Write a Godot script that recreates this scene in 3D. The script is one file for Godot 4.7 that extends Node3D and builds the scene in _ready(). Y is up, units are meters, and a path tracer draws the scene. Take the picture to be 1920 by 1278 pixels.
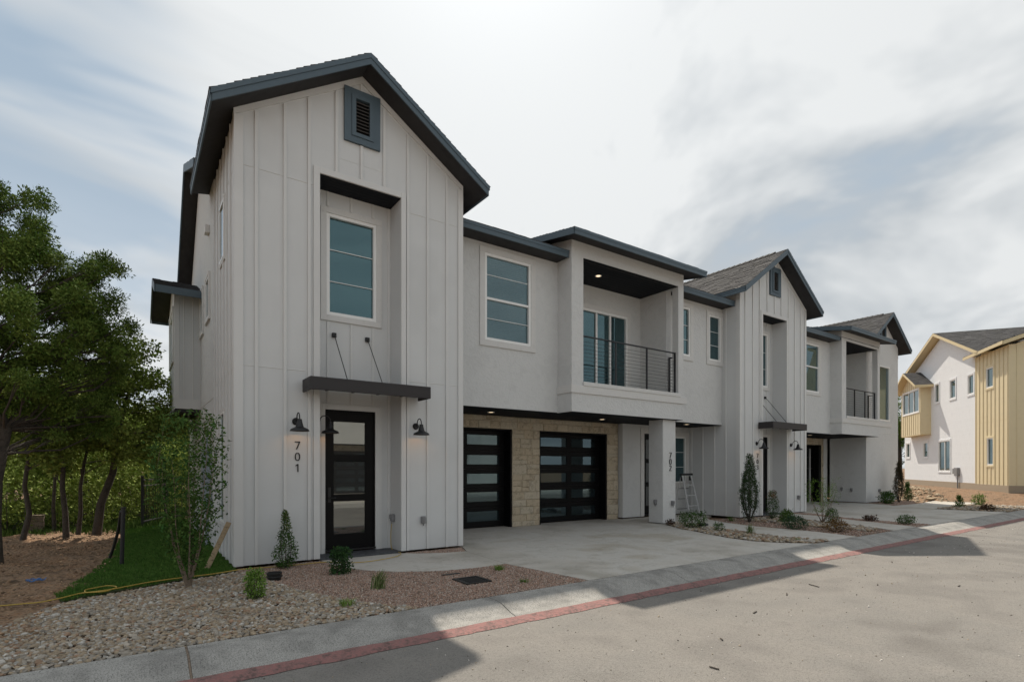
extends Node3D

var rng := RandomNumberGenerator.new()
var M := {}
var used := {}
var org := {}
var box_cache := {}
const KEEP := 0.004

# ---------------------------------------------------------------- mesh collector
class MB:
	var v := PackedVector3Array()
	var n := PackedVector3Array()
	var c := PackedColorArray()
	var tint := Color(1, 1, 1)
	func tri(a: Vector3, b: Vector3, d: Vector3, nr: Vector3) -> void:
		if (d - a).cross(b - a).dot(nr) < 0.0:
			var t := b
			b = d
			d = t
		v.append_array([a, b, d])
		n.append_array([nr, nr, nr])
		c.append_array([tint, tint, tint])
	func quad(a: Vector3, b: Vector3, d: Vector3, e: Vector3, nr := Vector3.ZERO) -> void:
		if nr == Vector3.ZERO:
			nr = (d - a).cross(b - a).normalized()
		tri(a, b, d, nr)
		tri(a, d, e, nr)
	func stri(a: Vector3, b: Vector3, d: Vector3, na: Vector3, nb: Vector3, nd: Vector3) -> void:
		if (d - a).cross(b - a).dot(na + nb + nd) < 0.0:
			v.append_array([a, d, b])
			n.append_array([na, nd, nb])
		else:
			v.append_array([a, b, d])
			n.append_array([na, nb, nd])
		c.append_array([tint, tint, tint])
	func box(a: Vector3, b: Vector3) -> void:
		var p := [Vector3(a.x, a.y, a.z), Vector3(b.x, a.y, a.z), Vector3(b.x, b.y, a.z), Vector3(a.x, b.y, a.z), Vector3(a.x, a.y, b.z), Vector3(b.x, a.y, b.z), Vector3(b.x, b.y, b.z), Vector3(a.x, b.y, b.z)]
		quad(p[0], p[1], p[2], p[3], Vector3(0, 0, -1))
		quad(p[4], p[5], p[6], p[7], Vector3(0, 0, 1))
		quad(p[0], p[3], p[7], p[4], Vector3(-1, 0, 0))
		quad(p[1], p[2], p[6], p[5], Vector3(1, 0, 0))
		quad(p[0], p[1], p[5], p[4], Vector3(0, -1, 0))
		quad(p[3], p[2], p[6], p[7], Vector3(0, 1, 0))
	func tube(pts: Array, radii: Array, sides := 8, caps := true) -> void:
		var rings := []
		var side := Vector3.RIGHT
		for i in pts.size():
			var t: Vector3 = (pts[mini(i + 1, pts.size() - 1)] - pts[maxi(i - 1, 0)]).normalized()
			if absf(t.dot(side)) > 0.95:
				side = Vector3.UP if absf(t.y) < 0.9 else Vector3.BACK
			side = (side - t * t.dot(side)).normalized()
			var up := t.cross(side)
			var ring := []
			for k in sides:
				var a := TAU * k / sides
				ring.append(side * cos(a) + up * sin(a))
			rings.append(ring)
		for i in pts.size() - 1:
			for k in sides:
				var j := (k + 1) % sides
				var a: Vector3 = pts[i] + rings[i][k] * radii[i]
				var b: Vector3 = pts[i] + rings[i][j] * radii[i]
				var d: Vector3 = pts[i + 1] + rings[i + 1][j] * radii[i + 1]
				var e: Vector3 = pts[i + 1] + rings[i + 1][k] * radii[i + 1]
				stri(a, b, d, rings[i][k], rings[i][j], rings[i + 1][j])
				stri(a, d, e, rings[i][k], rings[i + 1][j], rings[i + 1][k])
		if caps:
			for q in [0, pts.size() - 1]:
				var nr: Vector3 = (pts[0] - pts[1]).normalized() if q == 0 else (pts[q] - pts[q - 1]).normalized()
				for k in sides:
					tri(pts[q], pts[q] + rings[q][k] * radii[q], pts[q] + rings[q][(k + 1) % sides] * radii[q], nr)
	func lathe(at: Vector3, prof: Array, sides := 20) -> void:
		for i in prof.size() - 1:
			var p: Vector2 = prof[i]
			var q: Vector2 = prof[i + 1]
			var t := (q - p).normalized()
			for k in sides:
				var a0 := TAU * k / sides
				var a1 := TAU * (k + 1) / sides
				var d0 := Vector3(cos(a0), 0, sin(a0))
				var d1 := Vector3(cos(a1), 0, sin(a1))
				var n0 := d0 * t.y - Vector3.UP * t.x
				var n1 := d1 * t.y - Vector3.UP * t.x
				var A := at + d0 * p.x + Vector3.UP * p.y
				var B := at + d1 * p.x + Vector3.UP * p.y
				var D := at + d1 * q.x + Vector3.UP * q.y
				var E := at + d0 * q.x + Vector3.UP * q.y
				stri(A, B, D, n0, n1, n1)
				stri(A, D, E, n0, n1, n0)
	func mesh() -> ArrayMesh:
		var arr := []
		arr.resize(Mesh.ARRAY_MAX)
		arr[Mesh.ARRAY_VERTEX] = v
		arr[Mesh.ARRAY_NORMAL] = n
		arr[Mesh.ARRAY_COLOR] = c
		var m := ArrayMesh.new()
		m.add_surface_from_arrays(Mesh.PRIMITIVE_TRIANGLES, arr)
		return m

# ---------------------------------------------------------------- naming and placing
func numbered(called: String) -> String:
	if not used.has(called):
		used[called] = 0
		return called
	used[called] += 1
	return "%s_%03d" % [called, used[called]]

func tag(o: Node, label: String, category: String, group := "", kind := "") -> void:
	if label: o.set_meta("label", label)
	if category: o.set_meta("category", category)
	if group: o.set_meta("group", group)
	if kind: o.set_meta("kind", kind)

func thing(called: String, label: String, category: String, at := Vector3.ZERO, group := "") -> Node3D:
	var o := Node3D.new()
	o.name = numbered(called)
	add_child(o)
	o.position = at
	org[o] = at
	tag(o, label, category, group)
	return o

func structure(called: String) -> Node3D:
	var o := Node3D.new()
	o.name = numbered(called)
	add_child(o)
	org[o] = Vector3.ZERO
	o.set_meta("kind", "structure")
	return o

func part(parent: Node, called: String, mesh: Mesh, mat: Material, at := Vector3.ZERO) -> MeshInstance3D:
	var o := MeshInstance3D.new()
	o.name = numbered(called) if parent == self else called
	o.mesh = mesh
	o.material_override = mat
	parent.add_child(o, true)
	o.position = at - org.get(parent, Vector3.ZERO)
	org[o] = at
	return o

func holder(parent: Node, called: String, at := Vector3.ZERO) -> Node3D:
	var o := Node3D.new()
	o.name = called
	parent.add_child(o, true)
	o.position = at - org.get(parent, Vector3.ZERO)
	org[o] = at
	return o

func cham_box(s: Vector3, ch: float) -> ArrayMesh:
	var key := "%.3f %.3f %.3f %.4f" % [s.x, s.y, s.z, ch]
	if box_cache.has(key):
		return box_cache[key]
	var mb := MB.new()
	var h := s / 2.0
	ch = minf(ch, minf(h.x, minf(h.y, h.z)) * 0.45)
	if ch < 0.0012:
		mb.box(-h, h)
	else:
		var ax := [Vector3.RIGHT, Vector3.UP, Vector3.BACK]
		for i in 3:
			for sg in [-1.0, 1.0]:
				var u: Vector3 = ax[(i + 1) % 3]
				var w: Vector3 = ax[(i + 2) % 3]
				var hn: float = h[i]
				var hu: float = h[(i + 1) % 3]
				var hw: float = h[(i + 2) % 3]
				var nn: Vector3 = ax[i] * sg
				mb.quad(nn * hn - u * (hu - ch) - w * (hw - ch), nn * hn + u * (hu - ch) - w * (hw - ch), nn * hn + u * (hu - ch) + w * (hw - ch), nn * hn - u * (hu - ch) + w * (hw - ch), nn)
				for sg2 in [-1.0, 1.0]:
					var n2: Vector3 = u * sg2
					mb.quad(nn * hn + n2 * (hu - ch) - w * (hw - ch), nn * hn + n2 * (hu - ch) + w * (hw - ch), nn * (hn - ch) + n2 * hu + w * (hw - ch), nn * (hn - ch) + n2 * hu - w * (hw - ch), (nn + n2).normalized())
		for sx in [-1.0, 1.0]:
			for sy in [-1.0, 1.0]:
				for sz in [-1.0, 1.0]:
					var q := Vector3(sx, sy, sz)
					mb.tri(Vector3(h.x, h.y - ch, h.z - ch) * q, Vector3(h.x - ch, h.y, h.z - ch) * q, Vector3(h.x - ch, h.y - ch, h.z) * q, q.normalized())
	var m := mb.mesh()
	box_cache[key] = m
	return m

func box(parent: Node, called: String, mat: Material, x0: float, x1: float, y0: float, y1: float, z0: float, z1: float, ch := 0.003) -> MeshInstance3D:
	var a := Vector3(minf(x0, x1), minf(y0, y1), minf(z0, z1))
	var b := Vector3(maxf(x0, x1), maxf(y0, y1), maxf(z0, z1))
	return part(parent, called, cham_box(b - a, ch), mat, (a + b) / 2.0)

func beam(parent: Node, called: String, mat: Material, a: Vector3, b: Vector3, w: float, h: float, ch := 0.002) -> MeshInstance3D:
	var o := part(parent, called, cham_box(Vector3(w, h, a.distance_to(b)), ch), mat, (a + b) / 2.0)
	var f := (b - a).normalized()
	var up := Vector3.UP if absf(f.y) < 0.95 else Vector3.RIGHT
	o.basis = Basis.looking_at(f, up)
	return o

func rod(parent: Node, called: String, mat: Material, pts: Array, r: float, sides := 6) -> MeshInstance3D:
	var mb := MB.new()
	var rad := []
	var o: Vector3 = pts[0]
	var loc := []
	for p in pts:
		loc.append(p - o)
		rad.append(r)
	mb.tube(loc, rad, sides)
	return part(parent, called, mb.mesh(), mat, o)

# axis 0: (a, b, t) -> (x, y, z); axis 1: (a, b, t) -> (z, y, x); axis 2: (a, b, t) -> (x, z, y)
func mp(axis: int, a: float, b: float, t: float) -> Vector3:
	if axis == 0: return Vector3(a, b, t)
	if axis == 1: return Vector3(t, b, a)
	return Vector3(a, t, b)

func wall_grid(parent: Node, called: String, mat: Material, axis: int, a0: float, a1: float, b0: float, b1: float, t0: float, t1: float, holes := []) -> MeshInstance3D:
	var A := [a0, a1]
	var B := [b0, b1]
	for h in holes:
		for q in [h[0], h[1]]:
			if q > a0 and q < a1 and not A.has(q): A.append(q)
		for q in [h[2], h[3]]:
			if q > b0 and q < b1 and not B.has(q): B.append(q)
	A.sort()
	B.sort()
	var solid := func(i: int, j: int) -> bool:
		if i < 0 or j < 0 or i >= A.size() - 1 or j >= B.size() - 1: return false
		var ca: float = (A[i] + A[i + 1]) / 2.0
		var cb: float = (B[j] + B[j + 1]) / 2.0
		for h in holes:
			if ca > h[0] and ca < h[1] and cb > h[2] and cb < h[3]: return false
		return true
	var mb := MB.new()
	var o := mp(axis, a0, b0, t0)
	var nt := mp(axis, 0, 0, 1)
	var na := mp(axis, 1, 0, 0)
	var nb := mp(axis, 0, 1, 0)
	for i in A.size() - 1:
		for j in B.size() - 1:
			if not solid.call(i, j): continue
			for t in [t0, t1]:
				mb.quad(mp(axis, A[i], B[j], t) - o, mp(axis, A[i + 1], B[j], t) - o, mp(axis, A[i + 1], B[j + 1], t) - o, mp(axis, A[i], B[j + 1], t) - o, nt * (1.0 if t == maxf(t0, t1) else -1.0))
			for s in [0, 1]:
				if not solid.call(i - 1 + 2 * s, j):
					var q: float = A[i + s]
					mb.quad(mp(axis, q, B[j], t0) - o, mp(axis, q, B[j + 1], t0) - o, mp(axis, q, B[j + 1], t1) - o, mp(axis, q, B[j], t1) - o, na * (2.0 * s - 1.0))
				if not solid.call(i, j - 1 + 2 * s):
					var q2: float = B[j + s]
					mb.quad(mp(axis, A[i], q2, t0) - o, mp(axis, A[i + 1], q2, t0) - o, mp(axis, A[i + 1], q2, t1) - o, mp(axis, A[i], q2, t1) - o, nb * (2.0 * s - 1.0))
	return part(parent, called, mb.mesh(), mat, o)

func extrude(parent: Node, called: String, mat: Material, axis: int, poly: Array, t0: float, t1: float) -> MeshInstance3D:
	var pp := PackedVector2Array(poly)
	var ids := Geometry2D.triangulate_polygon(pp)
	var mb := MB.new()
	var o := mp(axis, pp[0].x, pp[0].y, t0)
	var nt := mp(axis, 0, 0, 1)
	for t in [t0, t1]:
		var nr := nt * (1.0 if t == maxf(t0, t1) else -1.0)
		for k in range(0, ids.size(), 3):
			var q := []
			for e in 3:
				q.append(mp(axis, pp[ids[k + e]].x, pp[ids[k + e]].y, t) - o)
			mb.tri(q[0], q[1], q[2], nr)
	var cw := Geometry2D.is_polygon_clockwise(pp)
	for i in pp.size():
		var a := pp[i]
		var b := pp[(i + 1) % pp.size()]
		var e := (b - a).normalized()
		var n2 := Vector2(e.y, -e.x) * (-1.0 if cw else 1.0)
		mb.quad(mp(axis, a.x, a.y, t0) - o, mp(axis, b.x, b.y, t0) - o, mp(axis, b.x, b.y, t1) - o, mp(axis, a.x, a.y, t1) - o, mp(axis, n2.x, n2.y, 0))
	return part(parent, called, mb.mesh(), mat, o)

# a slab below the quad a b (eave) d e (ridge)
func slab(parent: Node, called: String, mat: Material, a: Vector3, b: Vector3, d: Vector3, e: Vector3, th: float) -> MeshInstance3D:
	var mb := MB.new()
	var dn := Vector3(0, -th, 0)
	var q := [Vector3.ZERO, b - a, d - a, e - a]
	var nr: Vector3 = (q[2] as Vector3).cross(q[1]).normalized()
	if nr.y < 0: nr = -nr
	var mid: Vector3 = (q[0] + q[1] + q[2] + q[3]) / 4.0
	mb.quad(q[0], q[1], q[2], q[3], nr)
	mb.quad(q[0] + dn, q[1] + dn, q[2] + dn, q[3] + dn, -nr)
	for i in 4:
		var f: Vector3 = q[i]
		var g: Vector3 = q[(i + 1) % 4]
		var out := (g - f).cross(Vector3.UP).normalized()
		if out.dot((f + g) / 2.0 - mid) < 0: out = -out
		mb.quad(f, g, g + dn, f + dn, out)
	return part(parent, called, mb.mesh(), mat, a)

# shingle courses on the quad a b (eave) d e (ridge, d above b)
func shingles(parent: Node, a: Vector3, b: Vector3, d: Vector3, e: Vector3, expo := 0.125) -> MeshInstance3D:
	var mb := MB.new()
	var nr := (d - a).cross(b - a).normalized()
	if nr.y < 0: nr = -nr
	var n := int(ceil((e - a).length() / expo))
	for i in n:
		var f0 := float(i) / n
		var f1 := minf(1.0, float(i + 1.35) / n)
		var la := a.lerp(e, f0)
		var lb := b.lerp(d, f0)
		var ha := a.lerp(e, f1)
		var hb := b.lerp(d, f1)
		var w := (lb - la).length()
		var s := -rng.randf() * 0.3
		while s < w:
			var s1 := s + rng.randf_range(0.14, 0.34)
			var p := clampf(s / w, 0, 1)
			var q := clampf(s1 / w, 0, 1)
			if q > p:
				var th := rng.randf_range(0.012, 0.024)
				var g := rng.randf_range(0.78, 1.14)
				mb.tint = Color(0.062 * g, 0.062 * g, 0.065 * g)
				var A := la.lerp(lb, p) + nr * th
				var B := la.lerp(lb, q) + nr * th
				var D := ha.lerp(hb, q) + nr * 0.004
				var E := ha.lerp(hb, p) + nr * 0.004
				mb.quad(A - a, B - a, D - a, E - a, nr)
				mb.quad(A - a, B - a, B - a - nr * th, A - a - nr * th, (a - e).normalized())
				mb.quad(A - a, E - a, E - a - nr * 0.004, A - a - nr * th, (a - b).normalized())
				mb.quad(B - a, D - a, D - a - nr * 0.004, B - a - nr * th, (b - a).normalized())
			s = s1
	var o := part(parent, "shingles", mb.mesh(), M.shingle, a)
	o.set_meta("kind", "stuff")
	return o

func many(parent: Node, called: String, mesh: Mesh, mat: Material, xf: Array, cols: Array) -> MultiMeshInstance3D:
	var mm := MultiMesh.new()
	mm.transform_format = MultiMesh.TRANSFORM_3D
	mm.use_colors = true
	mm.mesh = mesh
	mm.instance_count = xf.size()
	var off: Vector3 = org.get(parent, Vector3.ZERO)
	for i in xf.size():
		var t: Transform3D = xf[i]
		t.origin -= off
		mm.set_instance_transform(i, t)
		mm.set_instance_color(i, cols[i])
	var o := MultiMeshInstance3D.new()
	o.name = numbered(called) if parent == self else called
	o.multimesh = mm
	o.material_override = mat
	o.set_meta("kind", "stuff")
	parent.add_child(o, true)
	return o

# ---------------------------------------------------------------- materials
# tileable value noise: layers of [cells, weight]
func tile_values(size: int, octs: Array, sd: int) -> PackedFloat32Array:
	var rr := RandomNumberGenerator.new()
	rr.seed = sd
	var out := PackedFloat32Array()
	out.resize(size * size)
	var total := 0.0
	for o in octs:
		var n: int = o[0]
		var w: float = o[1]
		total += w
		var lat := PackedFloat32Array()
		lat.resize(n * n)
		for i in n * n: lat[i] = rr.randf()
		var i0 := PackedInt32Array()
		var i1 := PackedInt32Array()
		var fr := PackedFloat32Array()
		for x in size:
			var q := float(x) * n / size
			var k := int(q)
			var t := q - k
			i0.append(k % n)
			i1.append((k + 1) % n)
			fr.append(t * t * (3.0 - 2.0 * t))
		for y in size:
			var ra := i0[y] * n
			var rb := i1[y] * n
			var fy := fr[y]
			var at := y * size
			for x in size:
				var a := i0[x]
				var b := i1[x]
				var fx := fr[x]
				var p := lat[ra + a] + (lat[ra + b] - lat[ra + a]) * fx
				var q := lat[rb + a] + (lat[rb + b] - lat[rb + a]) * fx
				out[at + x] += w * (p + (q - p) * fy)
	for i in size * size: out[i] = clampf((out[i] / total - 0.5) * 1.9 + 0.5, 0.0, 1.0)
	return out

func tile_tex(size: int, octs: Array, cols: Array, sd: int) -> ImageTexture:
	var v := tile_values(size, octs, sd)
	var g := Gradient.new()
	var offs := PackedFloat32Array()
	var cs := PackedColorArray()
	for i in cols.size():
		offs.append(float(i) / (cols.size() - 1))
		cs.append(cols[i])
	g.offsets = offs
	g.colors = cs
	var lut := []
	for i in 256: lut.append(g.sample(i / 255.0))
	var img := Image.create(size, size, false, Image.FORMAT_RGB8)
	for i in size * size: img.set_pixel(i % size, i / size, lut[int(v[i] * 255.0)])
	return ImageTexture.create_from_image(img)

func tile_normal(size: int, octs: Array, bump: float, sd: int) -> ImageTexture:
	var v := tile_values(size, octs, sd)
	var img := Image.create(size, size, false, Image.FORMAT_RGB8)
	for y in size:
		for x in size:
			var dx := v[y * size + (x + 1) % size] - v[y * size + (x + size - 1) % size]
			var dy := v[((y + 1) % size) * size + x] - v[((y + size - 1) % size) * size + x]
			var n := Vector3(-dx * bump, dy * bump, 1.0).normalized()
			img.set_pixel(x, y, Color(n.x * 0.5 + 0.5, n.y * 0.5 + 0.5, n.z * 0.5 + 0.5))
	return ImageTexture.create_from_image(img)

func lin(r: float, g: float, b: float) -> Color:
	return Color(r, g, b).linear_to_srgb()

func mat(called: String, r: float, g: float, b: float, rough := 0.8, metal := 0.0) -> StandardMaterial3D:
	var m := StandardMaterial3D.new()
	m.resource_name = called
	m.albedo_color = lin(r, g, b)
	m.roughness = rough
	m.metallic = metal
	M[called] = m
	return m

func tri_on(m: StandardMaterial3D, scale: float) -> void:
	m.uv1_triplanar = true
	m.uv1_world_triplanar = true
	m.uv1_scale = Vector3.ONE * scale

func grained(m: StandardMaterial3D, col: Texture2D, nor: Texture2D, scale: float, ns := 0.5) -> void:
	tri_on(m, scale)
	if col: m.albedo_texture = col
	if nor:
		m.normal_enabled = true
		m.normal_texture = nor
		m.normal_scale = ns

func detail_on(m: StandardMaterial3D, tex: Texture2D, scale: float) -> void:
	m.detail_enabled = true
	m.detail_blend_mode = BaseMaterial3D.BLEND_MODE_MUL
	m.detail_albedo = tex
	m.detail_uv_layer = BaseMaterial3D.DETAIL_UV_2
	m.uv2_triplanar = true
	m.uv2_world_triplanar = true
	m.uv2_scale = Vector3.ONE * scale

func make_materials() -> void:
	var g := func(a: float) -> Color: return Color(a, a, a)
	var soft = tile_tex(256, [[5, 1.0], [13, 0.7], [40, 0.4]], [g.call(0.972), g.call(1.0), g.call(0.985)], 1)
	var fine_n = tile_normal(256, [[48, 1.0], [96, 0.8], [128, 0.6]], 2.2, 3)
	var mott = tile_tex(256, [[7, 1.0], [19, 0.8], [50, 0.5]], [g.call(0.68), g.call(0.9), g.call(1.0), g.call(0.84)], 5)
	var speck = tile_tex(256, [[64, 1.0], [128, 0.9]], [g.call(0.6), g.call(0.92), g.call(1.0), g.call(1.0)], 6)
	var wood_n = tile_normal(128, [[6, 1.0], [20, 0.5]], 1.2, 4)
	var m = mat("board", 0.605, 0.615, 0.615, 0.62)
	grained(m, soft, wood_n, 0.13, 0.1)
	m = mat("batten", 0.63, 0.632, 0.624, 0.6)
	grained(m, soft, null, 0.13)
	m = mat("stucco", 0.60, 0.605, 0.60, 0.92)
	grained(m, tile_tex(256, [[6, 1.0], [20, 0.9], [60, 0.7]], [g.call(0.972), g.call(1.0), g.call(0.985)], 12), fine_n, 0.5, 0.16)
	m = mat("trim", 0.625, 0.62, 0.605, 0.7)
	grained(m, soft, fine_n, 1.6, 0.12)
	m = mat("fascia", 0.07, 0.104, 0.13, 0.5)
	grained(m, soft, null, 1.0)
	m = mat("soffit", 0.026, 0.025, 0.027, 0.75)
	grained(m, mott, null, 0.5)
	m = mat("dark_plank", 0.013, 0.015, 0.019, 0.7)
	m.metallic_specular = 0.25
	mat("black_metal", 0.008, 0.008, 0.009, 0.5)
	mat("canopy_metal", 0.02, 0.017, 0.018, 0.55)
	m = mat("black_door", 0.006, 0.006, 0.0065, 0.45)
	m.metallic_specular = 0.25
	mat("rail_metal", 0.016, 0.017, 0.02, 0.45)
	mat("vinyl", 0.8, 0.8, 0.79, 0.4)
	mat("blind", 0.72, 0.72, 0.7, 0.55)
	mat("room", 0.5, 0.48, 0.45, 0.9)
	mat("room_wall", 0.5, 0.48, 0.45, 0.9)
	mat("curtain", 0.34, 0.3, 0.1, 0.9)
	m = mat("glass", 0.085, 0.165, 0.185, 0.015, 0.72)
	m.albedo_color = Color(m.albedo_color, 0.1)
	m.transparency = BaseMaterial3D.TRANSPARENCY_ALPHA
	m = mat("clear_glass", 0.115, 0.20, 0.225, 0.015, 0.5)
	m.albedo_color = Color(m.albedo_color, 0.1)
	m.transparency = BaseMaterial3D.TRANSPARENCY_ALPHA
	m = mat("door_glass", 0.24, 0.25, 0.245, 0.012, 0.8)
	m.albedo_color = Color(m.albedo_color, 0.1)
	m.transparency = BaseMaterial3D.TRANSPARENCY_ALPHA
	m = mat("garage_glass", 0.085, 0.125, 0.14, 0.03, 0.78)
	m.albedo_color = Color(m.albedo_color, 0.1)
	m.transparency = BaseMaterial3D.TRANSPARENCY_ALPHA
	m = mat("shingle", 1, 1, 1, 0.95)
	m.vertex_color_use_as_albedo = true
	grained(m, speck, null, 2.5)
	for k in 4:
		var q = [[0.54, 0.455, 0.335], [0.51, 0.43, 0.315], [0.56, 0.485, 0.37], [0.53, 0.465, 0.36]][k]
		m = mat("stone%d" % k, q[0], q[1], q[2], 0.95)
		grained(m, tile_tex(128, [[6, 1.0], [17, 0.9], [48, 0.8]], [g.call(0.82), g.call(0.96), g.call(1.0), g.call(0.9)], 30 + k), fine_n, 0.9, 0.4)
	m = mat("mortar", 0.52, 0.45, 0.34, 0.98)
	grained(m, mott, fine_n, 2.0, 0.8)
	m = mat("concrete", 0.5, 0.483, 0.45, 0.9)
	grained(m, tile_tex(512, [[9, 1.0], [23, 0.8], [60, 0.5]], [Color(0.87, 0.86, 0.84), Color(0.97, 0.96, 0.95), Color(1, 1, 1), Color(0.92, 0.9, 0.87)], 9), null, 0.07)
	detail_on(m, tile_tex(256, [[14, 1.0], [40, 0.8], [100, 0.8]], [Color(0.92, 0.915, 0.9), Color(1, 1, 1), Color(0.975, 0.965, 0.95)], 14), 0.5)
	m.uv1_offset = Vector3(0.5, 0.5, 0.5)
	m = mat("kerb_concrete", 0.385, 0.375, 0.35, 0.92)
	grained(m, tile_tex(256, [[6, 1.0], [17, 0.9], [50, 0.7]], [g.call(0.82), g.call(0.95), g.call(1.0), g.call(0.9)], 15), fine_n, 0.22, 0.15)
	detail_on(m, speck, 3.0)
	m = mat("asphalt", 0.22, 0.212, 0.2, 0.95)
	grained(m, tile_tex(512, [[256, 1.0], [170, 0.8], [60, 0.35]], [g.call(0.78), g.call(0.93), g.call(0.98), g.call(1.0), g.call(1.0)], 16), tile_normal(512, [[256, 1.0], [128, 0.6]], 1.4, 16), 0.9, 0.6)
	detail_on(m, tile_tex(512, [[10, 1.0], [27, 0.9], [70, 0.6]], [Color(0.86, 0.85, 0.84), Color(0.96, 0.955, 0.945), Color(1, 0.99, 0.975), Color(0.92, 0.91, 0.9)], 17), 0.06)
	m.uv2_offset = Vector3(0.5, 0.5, 0.5)
	m = mat("red_paint", 0.27, 0.125, 0.115, 0.9)
	grained(m, tile_tex(256, [[12, 1.0], [40, 0.9], [110, 0.8]], [Color(0.68, 0.78, 0.78), Color(0.9, 0.97, 0.97), Color(1, 1, 1), Color(0.9, 1, 1)], 18), fine_n, 0.9, 0.4)
	m = mat("gravel_base", 0.26, 0.185, 0.145, 1.0)
	grained(m, tile_tex(256, [[90, 1.0], [40, 0.5]], [g.call(0.4), g.call(0.8), g.call(1.0), g.call(1.0)], 19), fine_n, 1.4, 1.5)
	m = mat("dirt", 0.27, 0.178, 0.11, 1.0)
	grained(m, tile_tex(256, [[6, 1.0], [15, 0.9], [40, 0.9], [100, 0.8]], [Color(0.5, 0.48, 0.45), Color(0.85, 0.83, 0.8), Color(1, 1, 1), Color(1, 0.95, 0.9), Color(0.75, 0.7, 0.66)], 20), fine_n, 0.45, 1.5)
	m = mat("soil", 0.13, 0.09, 0.06, 1.0)
	grained(m, mott, fine_n, 1.5, 1.5)
	m = mat("lawn_base", 0.05, 0.065, 0.022, 1.0)
	grained(m, mott, fine_n, 1.2, 1.0)
	m = mat("slate", 0.07, 0.075, 0.085, 0.7)
	grained(m, mott, fine_n, 1.5, 0.4)
	m = mat("tinted", 1, 1, 1, 0.9)
	m.vertex_color_use_as_albedo = true
	m = mat("pebble", 1, 1, 1, 0.85)
	m.vertex_color_use_as_albedo = true
	m = mat("leaf", 1, 1, 1, 0.75)
	m.metallic_specular = 0.2
	m.vertex_color_use_as_albedo = true
	m.backlight = Color(0.95, 1.0, 0.45)
	m = mat("blade", 1, 1, 1, 0.8)
	m.metallic_specular = 0.2
	m.vertex_color_use_as_albedo = true
	m.backlight = Color(0.5, 0.6, 0.25)
	m = mat("bark", 0.095, 0.08, 0.066, 0.95)
	grained(m, mott, fine_n, 2.5, 2.0)
	m = mat("bark_pale", 0.26, 0.2, 0.15, 0.9)
	grained(m, mott, fine_n, 3.5, 1.0)
	m = mat("lumber", 0.42, 0.32, 0.2, 0.85)
	grained(m, mott, wood_n, 3.0, 0.6)
	mat("yellow_cord", 0.42, 0.29, 0.05, 0.5)
	mat("blue_rope", 0.06, 0.15, 0.36, 0.7)
	mat("outlet_grey", 0.2, 0.2, 0.205, 0.5)
	mat("panel_grey", 0.26, 0.29, 0.33, 0.5)
	mat("white_metal", 0.62, 0.63, 0.64, 0.35, 0.4)
	mat("black_plastic", 0.014, 0.014, 0.014, 0.5)
	m = mat("yellow_board", 0.68, 0.585, 0.385, 0.65)
	grained(m, soft, null, 0.8)
	m = mat("white_stucco", 0.74, 0.765, 0.795, 0.9)
	grained(m, soft, fine_n, 0.8, 0.3)
	m = mat("cream_trim", 0.62, 0.52, 0.32, 0.7)
	mat("footing", 0.33, 0.27, 0.2, 0.95)
	m = mat("lamp_glow", 1, 0.9, 0.75, 0.5)
	m.emission_enabled = true
	m.emission = Color(1.0, 0.88, 0.7)
	m.emission_energy_multiplier = 1.2
	mat("louver", 0.06, 0.055, 0.055, 0.7)

# ---------------------------------------------------------------- building pieces
func bax(parent: Node, called: String, m: Material, axis: int, a0: float, a1: float, b0: float, b1: float, t0: float, t1: float, ch := 0.003) -> MeshInstance3D:
	var p := mp(axis, a0, b0, t0)
	var q := mp(axis, a1, b1, t1)
	return box(parent, called, m, p.x, q.x, p.y, q.y, p.z, q.z, ch)

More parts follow.
